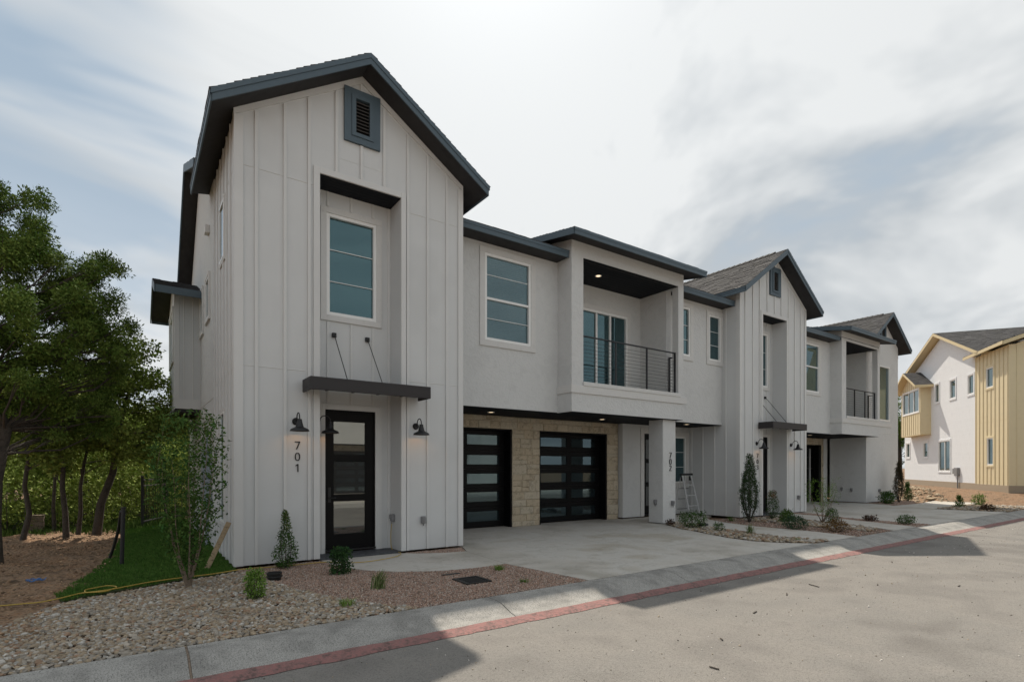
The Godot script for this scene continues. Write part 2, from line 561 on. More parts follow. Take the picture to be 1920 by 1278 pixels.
# frame rectangle a0..a1, b0..b1 in a wall whose outer face is at t and looks along dr
func window(R: Node, axis: int, a0: float, a1: float, b0: float, b1: float, t: float, dr: float, o := {}) -> Node3D:
	var w := holder(R, "window", mp(axis, a0, b0, t))
	var tr: float = o.get("trim", 0.11)
	var proud: float = o.get("proud", 0.03)
	var tm: Material = o.get("trim_mat", M.trim)
	var fw: float = o.get("frame", 0.05)
	var fm: Material = o.get("frame_mat", M.vinyl)
	if tr > 0.0:
		bax(w, "trim_board", tm, axis, a0 - tr, a1 + tr, b1, b1 + tr, t - dr * 0.02, t + dr * proud)
		bax(w, "trim_board", tm, axis, a0 - tr, a1 + tr, b0 - tr, b0, t - dr * 0.02, t + dr * proud)
		bax(w, "trim_board", tm, axis, a0 - tr, a0, b0, b1, t - dr * 0.02, t + dr * (proud - 0.002))
		bax(w, "trim_board", tm, axis, a1, a1 + tr, b0, b1, t - dr * 0.02, t + dr * (proud - 0.002))
	var fo: float = o.get("out", 0.012)
	wall_grid(w, "frame", fm, axis, a0, a1, b0, b1, t - dr * 0.07, t + dr * fo, [[a0 + fw, a1 - fw, b0 + fw, b1 - fw]])
	var gt: float = t - dr * o.get("set", 0.03)
	var cuts := [b0 + fw]
	if o.has("sash"):
		var s: float = o.sash
		bax(w, "sash_rail", fm, axis, a0 + fw, a1 - fw, s - 0.025, s + 0.025, t - dr * 0.06, t - dr * 0.002)
		cuts.append(s)
	cuts.append(b1 - fw)
	var va := [a0 + fw]
	for q in o.get("posts", []):
		bax(w, "mullion", fm, axis, q - 0.03, q + 0.03, b0 + fw, b1 - fw, t - dr * 0.06, t - dr * 0.002)
		va.append(q)
	va.append(a1 - fw)
	for i in cuts.size() - 1:
		for j in va.size() - 1:
			var g := gt - dr * (0.012 * (1 - i))
			bax(w, "pane", o.get("glass", M.glass), axis, va[j], va[j + 1], cuts[i], cuts[i + 1], g, g - dr * 0.006, 0.0)
	for q in o.get("bars", []):
		bax(w, "muntin", fm, axis, a0 + fw, a1 - fw, q - 0.006, q + 0.006, gt + dr * 0.001, gt + dr * 0.009, 0.0)
	for q in o.get("vbars", []):
		bax(w, "muntin", fm, axis, q - 0.009, q + 0.009, b0 + fw, b1 - fw, gt + dr * 0.001, gt + dr * 0.009, 0.0)
	if o.get("blind", false):
		var mb := MB.new()
		var y := b0 + fw + 0.02
		while y < b1 - fw - 0.01:
			var p := mp(axis, a0 + fw + 0.01, y, t - dr * 0.12)
			var q := mp(axis, a1 - fw - 0.01, y, t - dr * 0.12)
			var u := mp(axis, 0, 0.022, -dr * 0.02)
			var k := mp(axis, a0, b0, t)
			mb.quad(p - u - k, q - u - k, q + u - k, p + u - k, mp(axis, 0, 0.4, dr).normalized())
			y += 0.042
		part(w, "blind", mb.mesh(), M.blind, mp(axis, a0, b0, t)).set_meta("kind", "stuff")
	var dp: float = o.get("deep", 1.6)
	var inner: Material = o.get("inside", M.room_wall)
	var mi := MB.new()
	var k2 := mp(axis, a0, b0, t)
	var e: float = o.get("spread", 0.01)
	var c := []
	for tt in [t - dr * 0.2, t - dr * dp]:
		for ab in [[a0 - e, b0 - e], [a1 + e, b0 - e], [a1 + e, b1 + e], [a0 - e, b1 + e]]:
			c.append(mp(axis, ab[0], ab[1], tt) - k2)
	mi.quad(c[4], c[5], c[6], c[7], mp(axis, 0, 0, dr))
	mi.quad(c[0], c[1], c[5], c[4], Vector3.UP)
	mi.quad(c[3], c[2], c[6], c[7], Vector3.DOWN)
	mi.quad(c[0], c[3], c[7], c[4], mp(axis, 1, 0, 0))
	mi.quad(c[1], c[2], c[6], c[5], mp(axis, -1, 0, 0))
	part(w, "room_lining", mi.mesh(), inner, k2)
	return w

func front_door(R: Node, x0: float, x1: float, y0: float, y1: float, z: float, panes: Array, stile := 0.115) -> void:
	var d := holder(R, "front_door", Vector3(x0, y0, z))
	var holes := []
	for p in panes: holes.append([x0 + stile, x1 - stile - 0.02, p[0], p[1]])
	wall_grid(d, "door_leaf", M.black_door, 0, x0, x1, y0, y1, z - 0.06, z - 0.015, holes)
	for h in holes:
		box(d, "pane", M.door_glass, h[0] - 0.004, h[1] + 0.004, h[2] - 0.004, h[3] + 0.004, z - 0.04, z - 0.034, 0.0)
		for q in [[h[0], h[0] + 0.012, h[2], h[3]], [h[1] - 0.012, h[1], h[2], h[3]], [h[0] + 0.012, h[1] - 0.012, h[2], h[2] + 0.012], [h[0] + 0.012, h[1] - 0.012, h[3] - 0.012, h[3]]]:
			box(d, "glazing_bead", M.black_door, q[0], q[1], q[2], q[3], z - 0.033, z - 0.02, 0.002)
	box(d, "door_frame", M.black_door, x0 - 0.03, x0 - 0.003, y0, y1 + 0.03, z - 0.08, z + 0.004)
	box(d, "door_frame", M.black_door, x1 + 0.003, x1 + 0.03, y0, y1 + 0.03, z - 0.08, z + 0.004)
	box(d, "door_frame", M.black_door, x0 - 0.003, x1 + 0.003, y1 + 0.003, y1 + 0.03, z - 0.08, z + 0.004)
	box(d, "threshold", M.black_metal, x0 - 0.03, x1 + 0.03, y0 - 0.035, y0 - 0.004, z - 0.08, z + 0.05)
	rod(d, "handle", M.black_metal, [Vector3(x0 + 0.05, 0.98, z - 0.01), Vector3(x0 + 0.05, 0.98, z + 0.045), Vector3(x0 + 0.15, 0.98, z + 0.045)], 0.01)
	box(d, "lock_plate", M.black_metal, x0 + 0.025, x0 + 0.075, 0.9, 1.16, z - 0.015, z - 0.006)
	var mi := MB.new()
	mi.quad(Vector3(-0.6, 0, -1.6), Vector3(x1 - x0 + 0.6, 0, -1.6), Vector3(x1 - x0 + 0.6, 2.6, -1.6), Vector3(-0.6, 2.6, -1.6), Vector3(0, 0, 1))
	mi.quad(Vector3(-0.6, 0, -1.6), Vector3(-0.6, 0, -0.2), Vector3(-0.6, 2.6, -0.2), Vector3(-0.6, 2.6, -1.6), Vector3(1, 0, 0))
	mi.quad(Vector3(x1 - x0 + 0.6, 0, -1.6), Vector3(x1 - x0 + 0.6, 0, -0.2), Vector3(x1 - x0 + 0.6, 2.6, -0.2), Vector3(x1 - x0 + 0.6, 2.6, -1.6), Vector3(-1, 0, 0))
	mi.quad(Vector3(-0.6, 2.6, -1.6), Vector3(-0.6, 2.6, -0.2), Vector3(x1 - x0 + 0.6, 2.6, -0.2), Vector3(x1 - x0 + 0.6, 2.6, -1.6), Vector3(0, -1, 0))
	mi.quad(Vector3(-0.6, 0, -1.6), Vector3(-0.6, 0, -0.2), Vector3(x1 - x0 + 0.6, 0, -0.2), Vector3(x1 - x0 + 0.6, 0, -1.6), Vector3(0, 1, 0))
	part(d, "room_lining", mi.mesh(), M.room_wall, Vector3(x0, y0, z))

func garage_door(R: Node, x0: float, x1: float, y1: float, z: float, cols: Array, rows: Array) -> void:
	var d := holder(R, "garage_door", Vector3(x0, 0, z))
	var holes := []
	for c in cols:
		for r in rows:
			holes.append([c[0], c[1], r[0], r[1]])
	# each hinged section is a piece of its own
	var edges := [0.012]
	for i in range(rows.size() - 1, 0, -1):
		edges.append((rows[i][1] + rows[i - 1][0]) / 2.0)
	edges.append(y1)
	for i in edges.size() - 1:
		wall_grid(d, "door_section", M.black_door, 0, x0, x1, edges[i] + 0.003, edges[i + 1] - 0.003, z - 0.05, z, holes)
	for h in holes:
		box(d, "pane", M.garage_glass, h[0] - 0.004, h[1] + 0.004, h[2] - 0.004, h[3] + 0.004, z - 0.03, z - 0.022, 0.0)
		for q in [[h[0], h[0] + 0.014, h[2], h[3]], [h[1] - 0.014, h[1], h[2], h[3]], [h[0] + 0.014, h[1] - 0.014, h[2], h[2] + 0.014], [h[0] + 0.014, h[1] - 0.014, h[3] - 0.014, h[3]]]:
			box(d, "glazing_bead", M.black_door, q[0], q[1], q[2], q[3], z - 0.021, z - 0.004, 0.002)
	var mi := MB.new()
	var w := x1 - x0
	mi.box(Vector3(-0.2, 0.02, -2.4), Vector3(w + 0.2, 2.6, -0.12))
	part(d, "garage_lining", mi.mesh(), M.room, Vector3(x0, 0, z))

func wall_lamp(at: Vector3, dr: Vector3, label: String) -> void:
	var t := thing("wall_lamp", label, "wall lamp", at, "black gooseneck wall lamps")
	var side := Vector3.UP.cross(dr)
	var mb := MB.new()
	mb.tube([Vector3.ZERO, dr * 0.018, dr * 0.03], [0.058, 0.058, 0.04], 18)
	part(t, "backplate", mb.mesh(), M.black_metal, at)
	var pts := [at + dr * 0.02]
	for k in 11:
		var a := PI * (1.0 - k / 10.0)
		pts.append(at + dr * (0.15 + 0.085 * cos(a)) + Vector3.UP * (0.04 + 0.085 * sin(a)))
	pts.insert(1, at + dr * 0.05 + Vector3.UP * 0.006)
	pts.append(at + dr * 0.235 + Vector3.UP * 0.0)
	rod(t, "gooseneck", M.black_metal, pts, 0.009, 8)
	mb = MB.new()
	var c := at + dr * 0.235
	mb.lathe(Vector3.ZERO, [Vector2(0.012, 0.025), Vector2(0.032, 0.02), Vector2(0.036, -0.01), Vector2(0.05, -0.07), Vector2(0.062, -0.1), Vector2(0.13, -0.135), Vector2(0.143, -0.165), Vector2(0.139, -0.165), Vector2(0.124, -0.139), Vector2(0.058, -0.106), Vector2(0.03, -0.02)], 26)
	part(t, "lamp_shade", mb.mesh(), M.black_metal, c)
	mb = MB.new()
	mb.lathe(Vector3.ZERO, [Vector2(0.001, -0.05), Vector2(0.02, -0.06), Vector2(0.032, -0.095), Vector2(0.022, -0.125), Vector2(0.001, -0.132)], 12)
	part(t, "bulb", mb.mesh(), M.lamp_glow, c)
	var l := OmniLight3D.new()
	l.name = "lamp_light"
	l.light_color = Color(1.0, 0.72, 0.42)
	l.light_energy = 0.016
	l.light_size = 0.03
	l.omni_range = 6.0
	l.omni_attenuation = 2.0
	l.shadow_enabled = true
	t.add_child(l)
	l.position = dr * 0.235 - Vector3.UP * 0.095

func can_light(at: Vector3, label: String) -> void:
	var t := thing("ceiling_spotlight", label, "downlight", at, "recessed ceiling downlights")
	var mb := MB.new()
	mb.lathe(Vector3.ZERO, [Vector2(0.055, 0.0), Vector2(0.085, -0.006), Vector2(0.088, 0.0)], 20)
	part(t, "ring", mb.mesh(), M.vinyl, at)
	mb = MB.new()
	mb.lathe(Vector3.ZERO, [Vector2(0.0, -0.003), Vector2(0.056, -0.002), Vector2(0.056, 0.0)], 20)
	part(t, "lens", mb.mesh(), M.lamp_glow, at)
	var l := SpotLight3D.new()
	l.name = "lamp_light"
	l.light_color = Color(1.0, 0.78, 0.5)
	l.light_energy = 0.05
	l.light_size = 0.05
	l.spot_angle = 55.0
	l.spot_range = 6.0
	l.spot_attenuation = 2.0
	l.shadow_enabled = true
	t.add_child(l)
	l.position = Vector3(0, -0.02, 0)
	l.rotation_degrees = Vector3(-90, 0, 0)

func house_number(digits: String, at: Vector3, size: float, step: float, label: String) -> void:
	var t := thing("house_number", label, "house number", at)
	var font := SystemFont.new()
	font.font_names = PackedStringArray(["Droid Sans"])
	for i in digits.length():
		var tm := TextMesh.new()
		tm.text = digits[i]
		tm.font = font
		tm.font_size = 64
		tm.pixel_size = size / 46.0
		tm.depth = 0.014
		part(t, "digit", tm, M.black_metal, at + Vector3(0, -step * i, 0.008))

func outlet(at: Vector3, dr: Vector3, label: String) -> void:
	var t := thing("outlet_box", label, "outlet box", at, "grey weatherproof outlet boxes")
	var side := Vector3.UP.cross(dr)
	var s := Vector3(absf(dr.x) * 0.07 + absf(side.x) * 0.075, 0.13, absf(dr.z) * 0.07 + absf(side.z) * 0.075)
	part(t, "housing", cham_box(s, 0.01), M.outlet_grey, at + dr * 0.036)
	var s2 := Vector3(absf(dr.x) * 0.02 + absf(side.x) * 0.05, 0.075, absf(dr.z) * 0.02 + absf(side.z) * 0.05)
	part(t, "cover", cham_box(s2, 0.006), M.outlet_grey, at + dr * 0.082 + Vector3.UP * 0.02)
	rod(t, "cable_spout", M.outlet_grey, [at + dr * 0.05 - Vector3.UP * 0.065, at + dr * 0.05 - Vector3.UP * 0.105], 0.012)

func tower(R: Node, p: Dictionary) -> void:
	var x0: float = p.x0
	var x1: float = p.x0 + p.w
	var zf: float = p.zf
	var zb: float = p.zb
	var xm := (x0 + x1) / 2.0
	var sl: float = p.slope
	var ya: float = p.apex
	var ys := func(x: float) -> float: return ya - sl * absf(x - xm)
	var bm: Material = p.get("board", M.board)
	var tm: Material = p.get("batten", M.batten)
	var ra: float = x0 + 1.23
	var rb: float = x0 + 2.63
	var rt := 6.25
	var rz: float = zf - 0.48
	var plain: bool = p.get("plain", false)
	var y0 := 0.03
	var fw: MeshInstance3D
	if plain:
		var ye: float = ys.call(x0)
		fw = wall_grid(R, "front_wall", bm, 0, x0, x1, y0, ye, zf - 0.15, zf, p.get("front_holes", []))
		extrude(R, "front_wall", bm, 0, [Vector2(x0, ye), Vector2(x1, ye), Vector2(xm, ya)], zf - 0.15, zf)
	else:
		var pl := [Vector2(x0, y0), Vector2(ra, y0), Vector2(ra, rt), Vector2(rb, rt), Vector2(rb, y0), Vector2(x1, y0), Vector2(x1, ys.call(x1)), Vector2(xm, ya), Vector2(x0, ys.call(x0))]
		fw = extrude(R, "front_wall", bm, 0, pl, zf - 0.15, zf)
	# corner boards, rake boards
	if not plain:
		box(fw, "corner_board", tm, x0 - 0.02, x0 + 0.11, y0, ys.call(x0) - 0.09, zf + 0.001, zf + 0.03)
		box(fw, "corner_board", tm, x1 - 0.085, x1 + 0.02, y0, ys.call(x1) - 0.09, zf + 0.001, zf + 0.03)
		for s in [-1.0, 1.0]:
			var e: float = x0 if s < 0 else x1
			extrude(fw, "rake_board", tm, 0, [Vector2(e + s * 0.02, ys.call(e)- 0.013 - 0.09), Vector2(e + s * 0.02, ys.call(e) - 0.013), Vector2(xm, ya), Vector2(xm, ya - 0.115)], zf + 0.0012, zf + 0.026)
		box(fw, "opening_trim", tm, ra - 0.1, ra, y0, rt + 0.1, zf + 0.001, zf + 0.028)
		box(fw, "opening_trim", tm, rb, rb + 0.09, y0, rt + 0.1, zf + 0.001, zf + 0.028)
		box(fw, "opening_trim", tm, ra, rb, rt, rt + 0.1, zf + 0.001, zf + 0.027)
		# battens
		var xs: Array = [0.29, 0.70, 1.065, 1.50, 1.92, 2.32, 2.76, 3.15, 3.54]
		for q in xs:
			var bx: float = x0 + q * p.w / 3.86
			var lo := y0
			var hi: float = ys.call(bx) - 0.13
			if bx > ra - 0.12 and bx < rb + 0.11:
				lo = rt + 0.1
			var vent := bx > x0 + 1.62 - 0.02 and bx < x0 + 2.235 + 0.02
			if vent:
				box(fw, "batten", tm, bx - 0.025, bx + 0.025, lo, 6.92, zf, zf + 0.027)
				if hi > 7.85: box(fw, "batten", tm, bx - 0.025, bx + 0.025, 7.82, hi, zf, zf + 0.027)
			else:
				box(fw, "batten", tm, bx - 0.025, bx + 0.025, lo, hi, zf, zf + 0.027)
		box(fw, "batten", tm, ra - 0.19, ra - 0.146, y0, rt + 0.4, zf, zf + 0.018)
		# seams between the sheets
		for y in [3.04, 6.04]:
			for seg in [[x0 + 0.11, ra - 0.1], [rb + 0.09, x1 - 0.085]]:
				box(fw, "sheet_joint", tm, seg[0], seg[1], y - 0.006, y + 0.006, zf - 0.01, zf + 0.006, 0.002)
		box(fw, "sheet_joint", tm, ra + 0.3, rb - 0.3, 6.6, 6.606, zf - 0.01, zf + 0.003, 0.001)
		# recess
		wall_grid(R, "recess_wall", bm, 1, rz, zf - 0.15, y0, rt, ra - 0.15, ra)
		wall_grid(R, "recess_wall", bm, 1, rz, zf - 0.15, y0, rt, rb, rb + 0.15)
		box(R, "recess_ceiling", M.dark_plank, ra - 0.1, rb + 0.1, rt + 0.002, rt + 0.05, rz - 0.1, zf - 0.15, 0.0)
		var cl := holder(R, "ceiling_boards", Vector3(ra, rt, zf))
		for k in 5:
			box(cl, "board", M.dark_plank, ra, rb, rt - 0.014, rt + 0.001, rz + 0.096 * k + 0.002, rz + 0.096 * (k + 1) - 0.002, 0.003)
		var d0: float = x0 + 1.48
		var d1: float = x0 + 2.31
		var w0: float = x0 + 1.475
		var w1: float = x0 + 2.363
		var bw := wall_grid(R, "back_wall", bm, 0, ra - 0.15, rb + 0.15, y0, rt, rz - 0.12, rz, [[d0 - 0.03, d1 + 0.03, y0, 2.5], [w0, w1, 4.124, 5.871]])
		for q in [1.50, 1.905, 2.30]:
			var bx: float = x0 + q
			box(bw, "batten", tm, bx - 0.02, bx + 0.02, 5.98, rt - 0.016, rz, rz + 0.018)
			box(bw, "batten", tm, bx - 0.02, bx + 0.02, 2.6, 4.01, rz, rz + 0.018)
		box(bw, "corner_board", tm, rb - 0.06, rb - 0.001, y0, rt - 0.016, rz, rz + 0.02)
		for q in [[d0 - 0.13, d0 - 0.03, y0, 2.6], [d1 + 0.03, d1 + 0.15, y0, 2.6], [d0 - 0.03, d1 + 0.03, 2.5, 2.6]]:
			box(bw, "door_trim", tm, q[0], q[1], q[2], q[3], rz, rz + 0.028)
			box(bw, "door_trim", tm, q[0] + 0.03, q[1] - 0.03, q[2], q[3] - 0.03, rz + 0.029, rz + 0.036)
		window(R, 0, w0, w1, 4.124, 5.871, rz, 1.0, {"trim": 0.1, "bars": [4.716, 5.262], "frame": 0.055, "deep": 2.2})
		front_door(R, d0, d1, 0.09, 2.47, rz, [[0.336, 0.926], [1.025, 1.623], [1.714, 2.312]])
		# canopy
		var cn := holder(R, "entry_canopy", Vector3(x0 + 0.955, 2.69, zf))
		var ca: float = x0 + 0.955
		var cb: float = x0 + 2.97
		box(cn, "fascia_plate", M.canopy_metal, ca, cb, 2.69, 2.89, zf + 0.47, zf + 0.5, 0.006)
		box(cn, "fascia_plate", M.canopy_metal, ca, ca + 0.03, 2.69, 2.89, zf + 0.03, zf + 0.469, 0.006)
		box(cn, "fascia_plate", M.canopy_metal, cb - 0.03, cb, 2.69, 2.89, zf + 0.03, zf + 0.469, 0.006)
		box(cn, "deck", M.canopy_metal, ca + 0.031, cb - 0.031, 2.84, 2.86, zf + 0.031, zf + 0.469)
		box(cn, "deck", M.canopy_metal, ra + 0.003, rb - 0.003, 2.84, 2.86, rz + 0.037, zf + 0.03)
		for k in 4:
			var bx := ca + 0.35 + k * 0.43
			box(cn, "rib", M.canopy_metal, bx, bx + 0.04, 2.74, 2.839, zf + 0.031, zf + 0.469)
		for q in [1.6, 2.19]:
			var bx: float = x0 + q
			box(cn, "rod_anchor", M.black_metal, bx - 0.035, bx + 0.035, 3.745, 3.82, rz + 0.0, rz + 0.05)
			rod(cn, "tie_rod", M.black_metal, [Vector3(bx, 3.77, rz + 0.05), Vector3(bx, 2.862, zf + 0.3)], 0.008)
		# gable vent
		var va: float = x0 + 1.62
		var vb: float = x0 + 2.235
		var gv := wall_grid(R, "gable_vent", M.fascia, 0, va, vb, 6.925, 7.82, zf + 0.001, zf + 0.05, [[va + 0.19, vb - 0.19, 7.09, 7.66]])
		wall_grid(gv, "inner_frame", M.fascia, 0, va + 0.12, vb - 0.12, 7.03, 7.72, zf + 0.0505, zf + 0.066, [[va + 0.19, vb - 0.19, 7.09, 7.66]])
		for k in 10:
			var y := 7.1 + k * 0.057
			var sl2 := box(gv, "louver", M.louver, va + 0.19, vb - 0.19, y, y + 0.012, zf + 0.002, zf + 0.058, 0.001)
			sl2.rotation_degrees.x = 35.0
		box(gv, "backing", M.black_metal, va + 0.18, vb - 0.18, 7.08, 7.67, zf - 0.02, zf + 0.0015, 0.0)
	# side walls
	for s in [-1.0, 1.0]:
		var e: float = x0 if s < 0 else x1
		var holes: Array = p.get("side_holes", []) if s < 0 else []
		var sw := wall_grid(R, "side_wall", bm, 1, zb, zf - 0.15 if plain else zf - 0.002, y0, ys.call(e) - 0.02, e - s * 0.15, e + s * 0.001, holes)
		if plain: continue
		box(sw, "corner_board", tm, e, e + s * 0.02, y0, ys.call(e) - 0.03, zf - 0.1, zf + 0.0)
		for z in p.get("side_battens", []):
			if s > 0: break
			var spans := [[y0, ys.call(e) - 0.05]]
			for h in holes:
				if z > h[0] - 0.1 and z < h[1] + 0.1:
					var ns := []
					for q in spans:
						if h[2] - 0.06 > q[0]: ns.append([q[0], minf(q[1], h[2] - 0.06)])
						if h[3] + 0.06 < q[1]: ns.append([maxf(q[0], h[3] + 0.06), q[1]])
					spans = ns
			for q in spans:
				if q[1] > q[0]: box(sw, "batten", tm, e, e + s * 0.026, q[0], q[1], z - 0.022, z + 0.022)
		if s < 0:
			for y in [3.0, 6.0]:
				box(sw, "sheet_joint", tm, e + s * 0.006, e - s * 0.01, y - 0.005, y + 0.005, zb, zf - 0.11, 0.002)
	# roof
	var oh := 0.34
	var zr: float = zf + 0.4
	var rl: float = p.get("ridge_to", zb - 3.0)
	var rf := holder(R, "gable_roof", Vector3(xm, ya, zf))
	for s in [-1.0, 1.0]:
		var e: float = (x0 if s < 0 else x1) + s * oh
		var yb: float = ys.call(e)
		slab(rf, "roof_deck", M.soffit, Vector3(e, yb + 0.13, zr), Vector3(e, yb + 0.13, p.eave_to), Vector3(xm, ya + 0.13, rl), Vector3(xm, ya + 0.13, zr), 0.128)
		shingles(rf, Vector3(e + s * 0.03, yb + 0.14 - 0.02, zr + 0.035), Vector3(e + s * 0.03, yb + 0.14 - 0.02, p.eave_to), Vector3(xm, ya + 0.14, rl), Vector3(xm, ya + 0.14, zr + 0.035))
		# rake fascia and drip board
		extrude(rf, "rake_fascia", M.fascia, 0, [Vector2(e, yb - 0.03), Vector2(e, yb + 0.13), Vector2(xm, ya + 0.13), Vector2(xm, ya - 0.03)], zr + 0.001, zr + 0.024)
		extrude(rf, "drip_edge", M.fascia, 0, [Vector2(e + s * 0.02, yb + 0.06), Vector2(e + s * 0.02, yb + 0.135), Vector2(xm, ya + 0.145), Vector2(xm, ya + 0.068)], zr + 0.0245, zr + 0.036)
		box(rf, "eave_fascia", M.fascia, e, e + s * 0.022, yb - 0.03, yb + 0.135, p.eave_to, zr)
		box(rf, "drip_edge", M.vinyl if false else M.fascia, e + s * 0.0225, e + s * 0.03, yb + 0.07, yb + 0.137, p.eave_to, zr + 0.02)
	var mb := MB.new()
	var nz := int((zr - rl) / 0.2)
	for k in nz:
		var z := zr + 0.03 - 0.2 * k
		if k < int(p.get("cap_from", 0.0) / 0.2): continue
		for s in [-1.0, 1.0]:
			var g := rng.randf_range(0.6, 1.0)
			mb.tint = Color(0.07 * g, 0.067 * g, 0.066 * g)
			mb.quad(Vector3(xm, ya + 0.185, z), Vector3(xm + s * 0.14, ya + 0.185 - sl * 0.14, z), Vector3(xm + s * 0.14, ya + 0.165 - sl * 0.14, z - 0.27), Vector3(xm, ya + 0.165, z - 0.27), Vector3(s * sl, 1, 0).normalized())
	if mb.v.size() > 0:
		part(rf, "ridge_cap", mb.mesh(), M.shingle, Vector3.ZERO)

func balcony(R: Node, xl: float, xr: float, zf: float, zw: float, zk: float, bottom: float, o := {}) -> void:
	var oa := xl + 0.36
	var ob := xr - 0.22
	var top := 6.77
	var lower := wall_grid(R, "balcony_front", M.stucco, 0, xl, xr, bottom, top, zf - 0.2, zf, [[oa, ob, 3.49, 6.37]])
	wall_grid(R, "balcony_side", M.stucco, 1, zw - 0.2, zf - 0.2, bottom, top, xl, xl + 0.2)
	wall_grid(R, "balcony_side", M.stucco, 1, zk, zf - 0.2, bottom, top, xr - 0.2, xr, [[zf - 0.42, zf - 0.2, 3.49, 6.37]] if o.get("open_side", true) else [])
	wall_grid(R, "balcony_inner_wall", M.stucco, 1, zk, zf - 0.2, 3.38, 6.4, oa - 0.15, oa)
	box(R, "balcony_floor", M.concrete, oa - 0.1, xr - 0.1, bottom + 0.1, 3.44, zk - 0.1, zf - 0.2)
	var cl := holder(R, "balcony_ceiling", Vector3(oa, 6.37, zk))
	var nb := int((zf - 0.2 - zk) / 0.13)
	for k in nb + 1:
		var z0 := zk + 0.13 * k
		var z1 := minf(z0 + 0.127, zf - 0.2)
		if z1 > z0: box(cl, "board", M.dark_plank, oa, xr - 0.2, 6.372, 6.39, z0, z1, 0.004)
	box(cl, "deck", M.dark_plank, oa - 0.1, xr - 0.1, 6.392, 6.42, zk - 0.1, zf - 0.19, 0.0)
	box(cl, "board", M.dark_plank, oa, ob, 6.362, 6.3695, zf - 0.2, zf - 0.012, 0.0)
	# bands
	box(lower, "belt_band", M.trim, xl - 0.03, xr + 0.1, 3.22, 3.40, zf, zf + 0.03)
	box(lower, "belt_band", M.trim, xl - 0.03, xl, 3.22, 3.40, zw, zf)
	box(lower, "sill_cap", M.trim, oa - 0.02, ob + 0.05, 3.40, 3.492, zf - 0.2, zf + 0.045)
	# back wall with the sliding door
	var sa: float = o.get("slider_from", xr - 2.9)
	var sb := xr - 0.75
	wall_grid(R, "balcony_back_wall", M.stucco, 0, oa - 0.15, xr - 0.1, 3.4, 6.42, zk - 0.15, zk, [[sa, sb, 3.44, 5.75]])
	var sd := window(R, 0, sa, sb, 3.45, 5.75, zk, 1.0, {"trim": 0.12, "posts": [(sa + sb) / 2.0 - 0.1, (sa + sb) / 2.0 + 0.42], "frame": 0.06, "deep": 3.2, "inside": M.room, "out": 0.02})
	sd.name = "sliding_door"
	# roof
	var rf := holder(R, "balcony_roof", Vector3(xl, top, zf))
	var ze := zf + 0.45
	var sl := 0.18
	var ea := xl - 0.32
	var eb := xr + 0.36
	var zt := zw - 2.6
	var yt := 6.73 + sl * (ze - zt)
	slab(rf, "roof_deck", M.soffit, Vector3(ea, 6.73, ze), Vector3(eb, 6.73, ze), Vector3(eb, yt, zt), Vector3(ea, yt, zt), 0.1)
	shingles(rf, Vector3(ea - 0.02, 6.735, ze + 0.03), Vector3(eb + 0.02, 6.735, ze + 0.03), Vector3(eb + 0.02, yt + 0.01, zt), Vector3(ea - 0.02, yt + 0.01, zt))
	box(rf, "eave_fascia", M.fascia, ea, eb, 6.60, 6.745, ze + 0.001, ze + 0.024)
	box(rf, "drip_edge", M.fascia, ea - 0.012, eb + 0.012, 6.685, 6.752, ze + 0.0245, ze + 0.034)
	for s in [[ea, -1.0], [eb, 1.0]]:
		extrude(rf, "rake_fascia", M.fascia, 1, [Vector2(ze, 6.60), Vector2(ze, 6.745), Vector2(zt, yt + 0.015), Vector2(zt, yt - 0.13)], s[0], s[0] + s[1] * 0.022)
	# closing side between box top and roof
	for s in [[xl, 0.2], [xr - 0.2, 0.2]]:
		extrude(R, "balcony_gable_side", M.stucco, 1, [Vector2(zf - 0.001, top), Vector2(zf - 0.001, top + 0.001), Vector2(zw - 2.0, 6.63 + sl * (ze - zw + 2.0)), Vector2(zw - 2.0, top)], s[0] + 0.001, s[0] + s[1] - 0.001)
	# railing
	var rl := holder(R, "balcony_railing", Vector3(oa, 3.49, zf - 0.1))
	var zr := zf - 0.1
	var n := 3
	for k in n + 1:
		var px := oa + 0.02 + (ob - oa - 0.02) * k / n
		if k == n: px = ob - 0.02
		box(rl, "post", M.rail_metal, px - 0.02, px + 0.02, 3.495, 4.57, zr - 0.02, zr + 0.02)
		box(rl, "base_plate", M.rail_metal, px - 0.045, px + 0.045, 3.4925, 3.4945, zr - 0.04, zr + 0.04, 0.0)
	box(rl, "top_rail", M.rail_metal, oa, ob + 0.06, 4.571, 4.6, zr - 0.025, zr + 0.025)
	for k in 11:
		var y := 3.58 + k * 0.088
		rod(rl, "cable", M.rail_metal, [Vector3(oa, y, zr), Vector3(ob, y, zr)], 0.0045, 5)
	if o.get("open_side", true):
		var xs := xr - 0.1
		for z in [zr - 0.1, zr - 0.29]:
			box(rl, "post", M.rail_metal, xs - 0.02, xs + 0.02, 3.495, 4.5, z - 0.02, z + 0.02)
		box(rl, "top_rail", M.rail_metal, xs - 0.025, xs + 0.025, 4.501, 4.53, zr - 0.36, zr - 0.03)
		for k in 11:
			var y := 3.58 + k * 0.082
			rod(rl, "cable", M.rail_metal, [Vector3(xs, y, zr - 0.33), Vector3(xs, y, zr - 0.06)], 0.0045, 5)

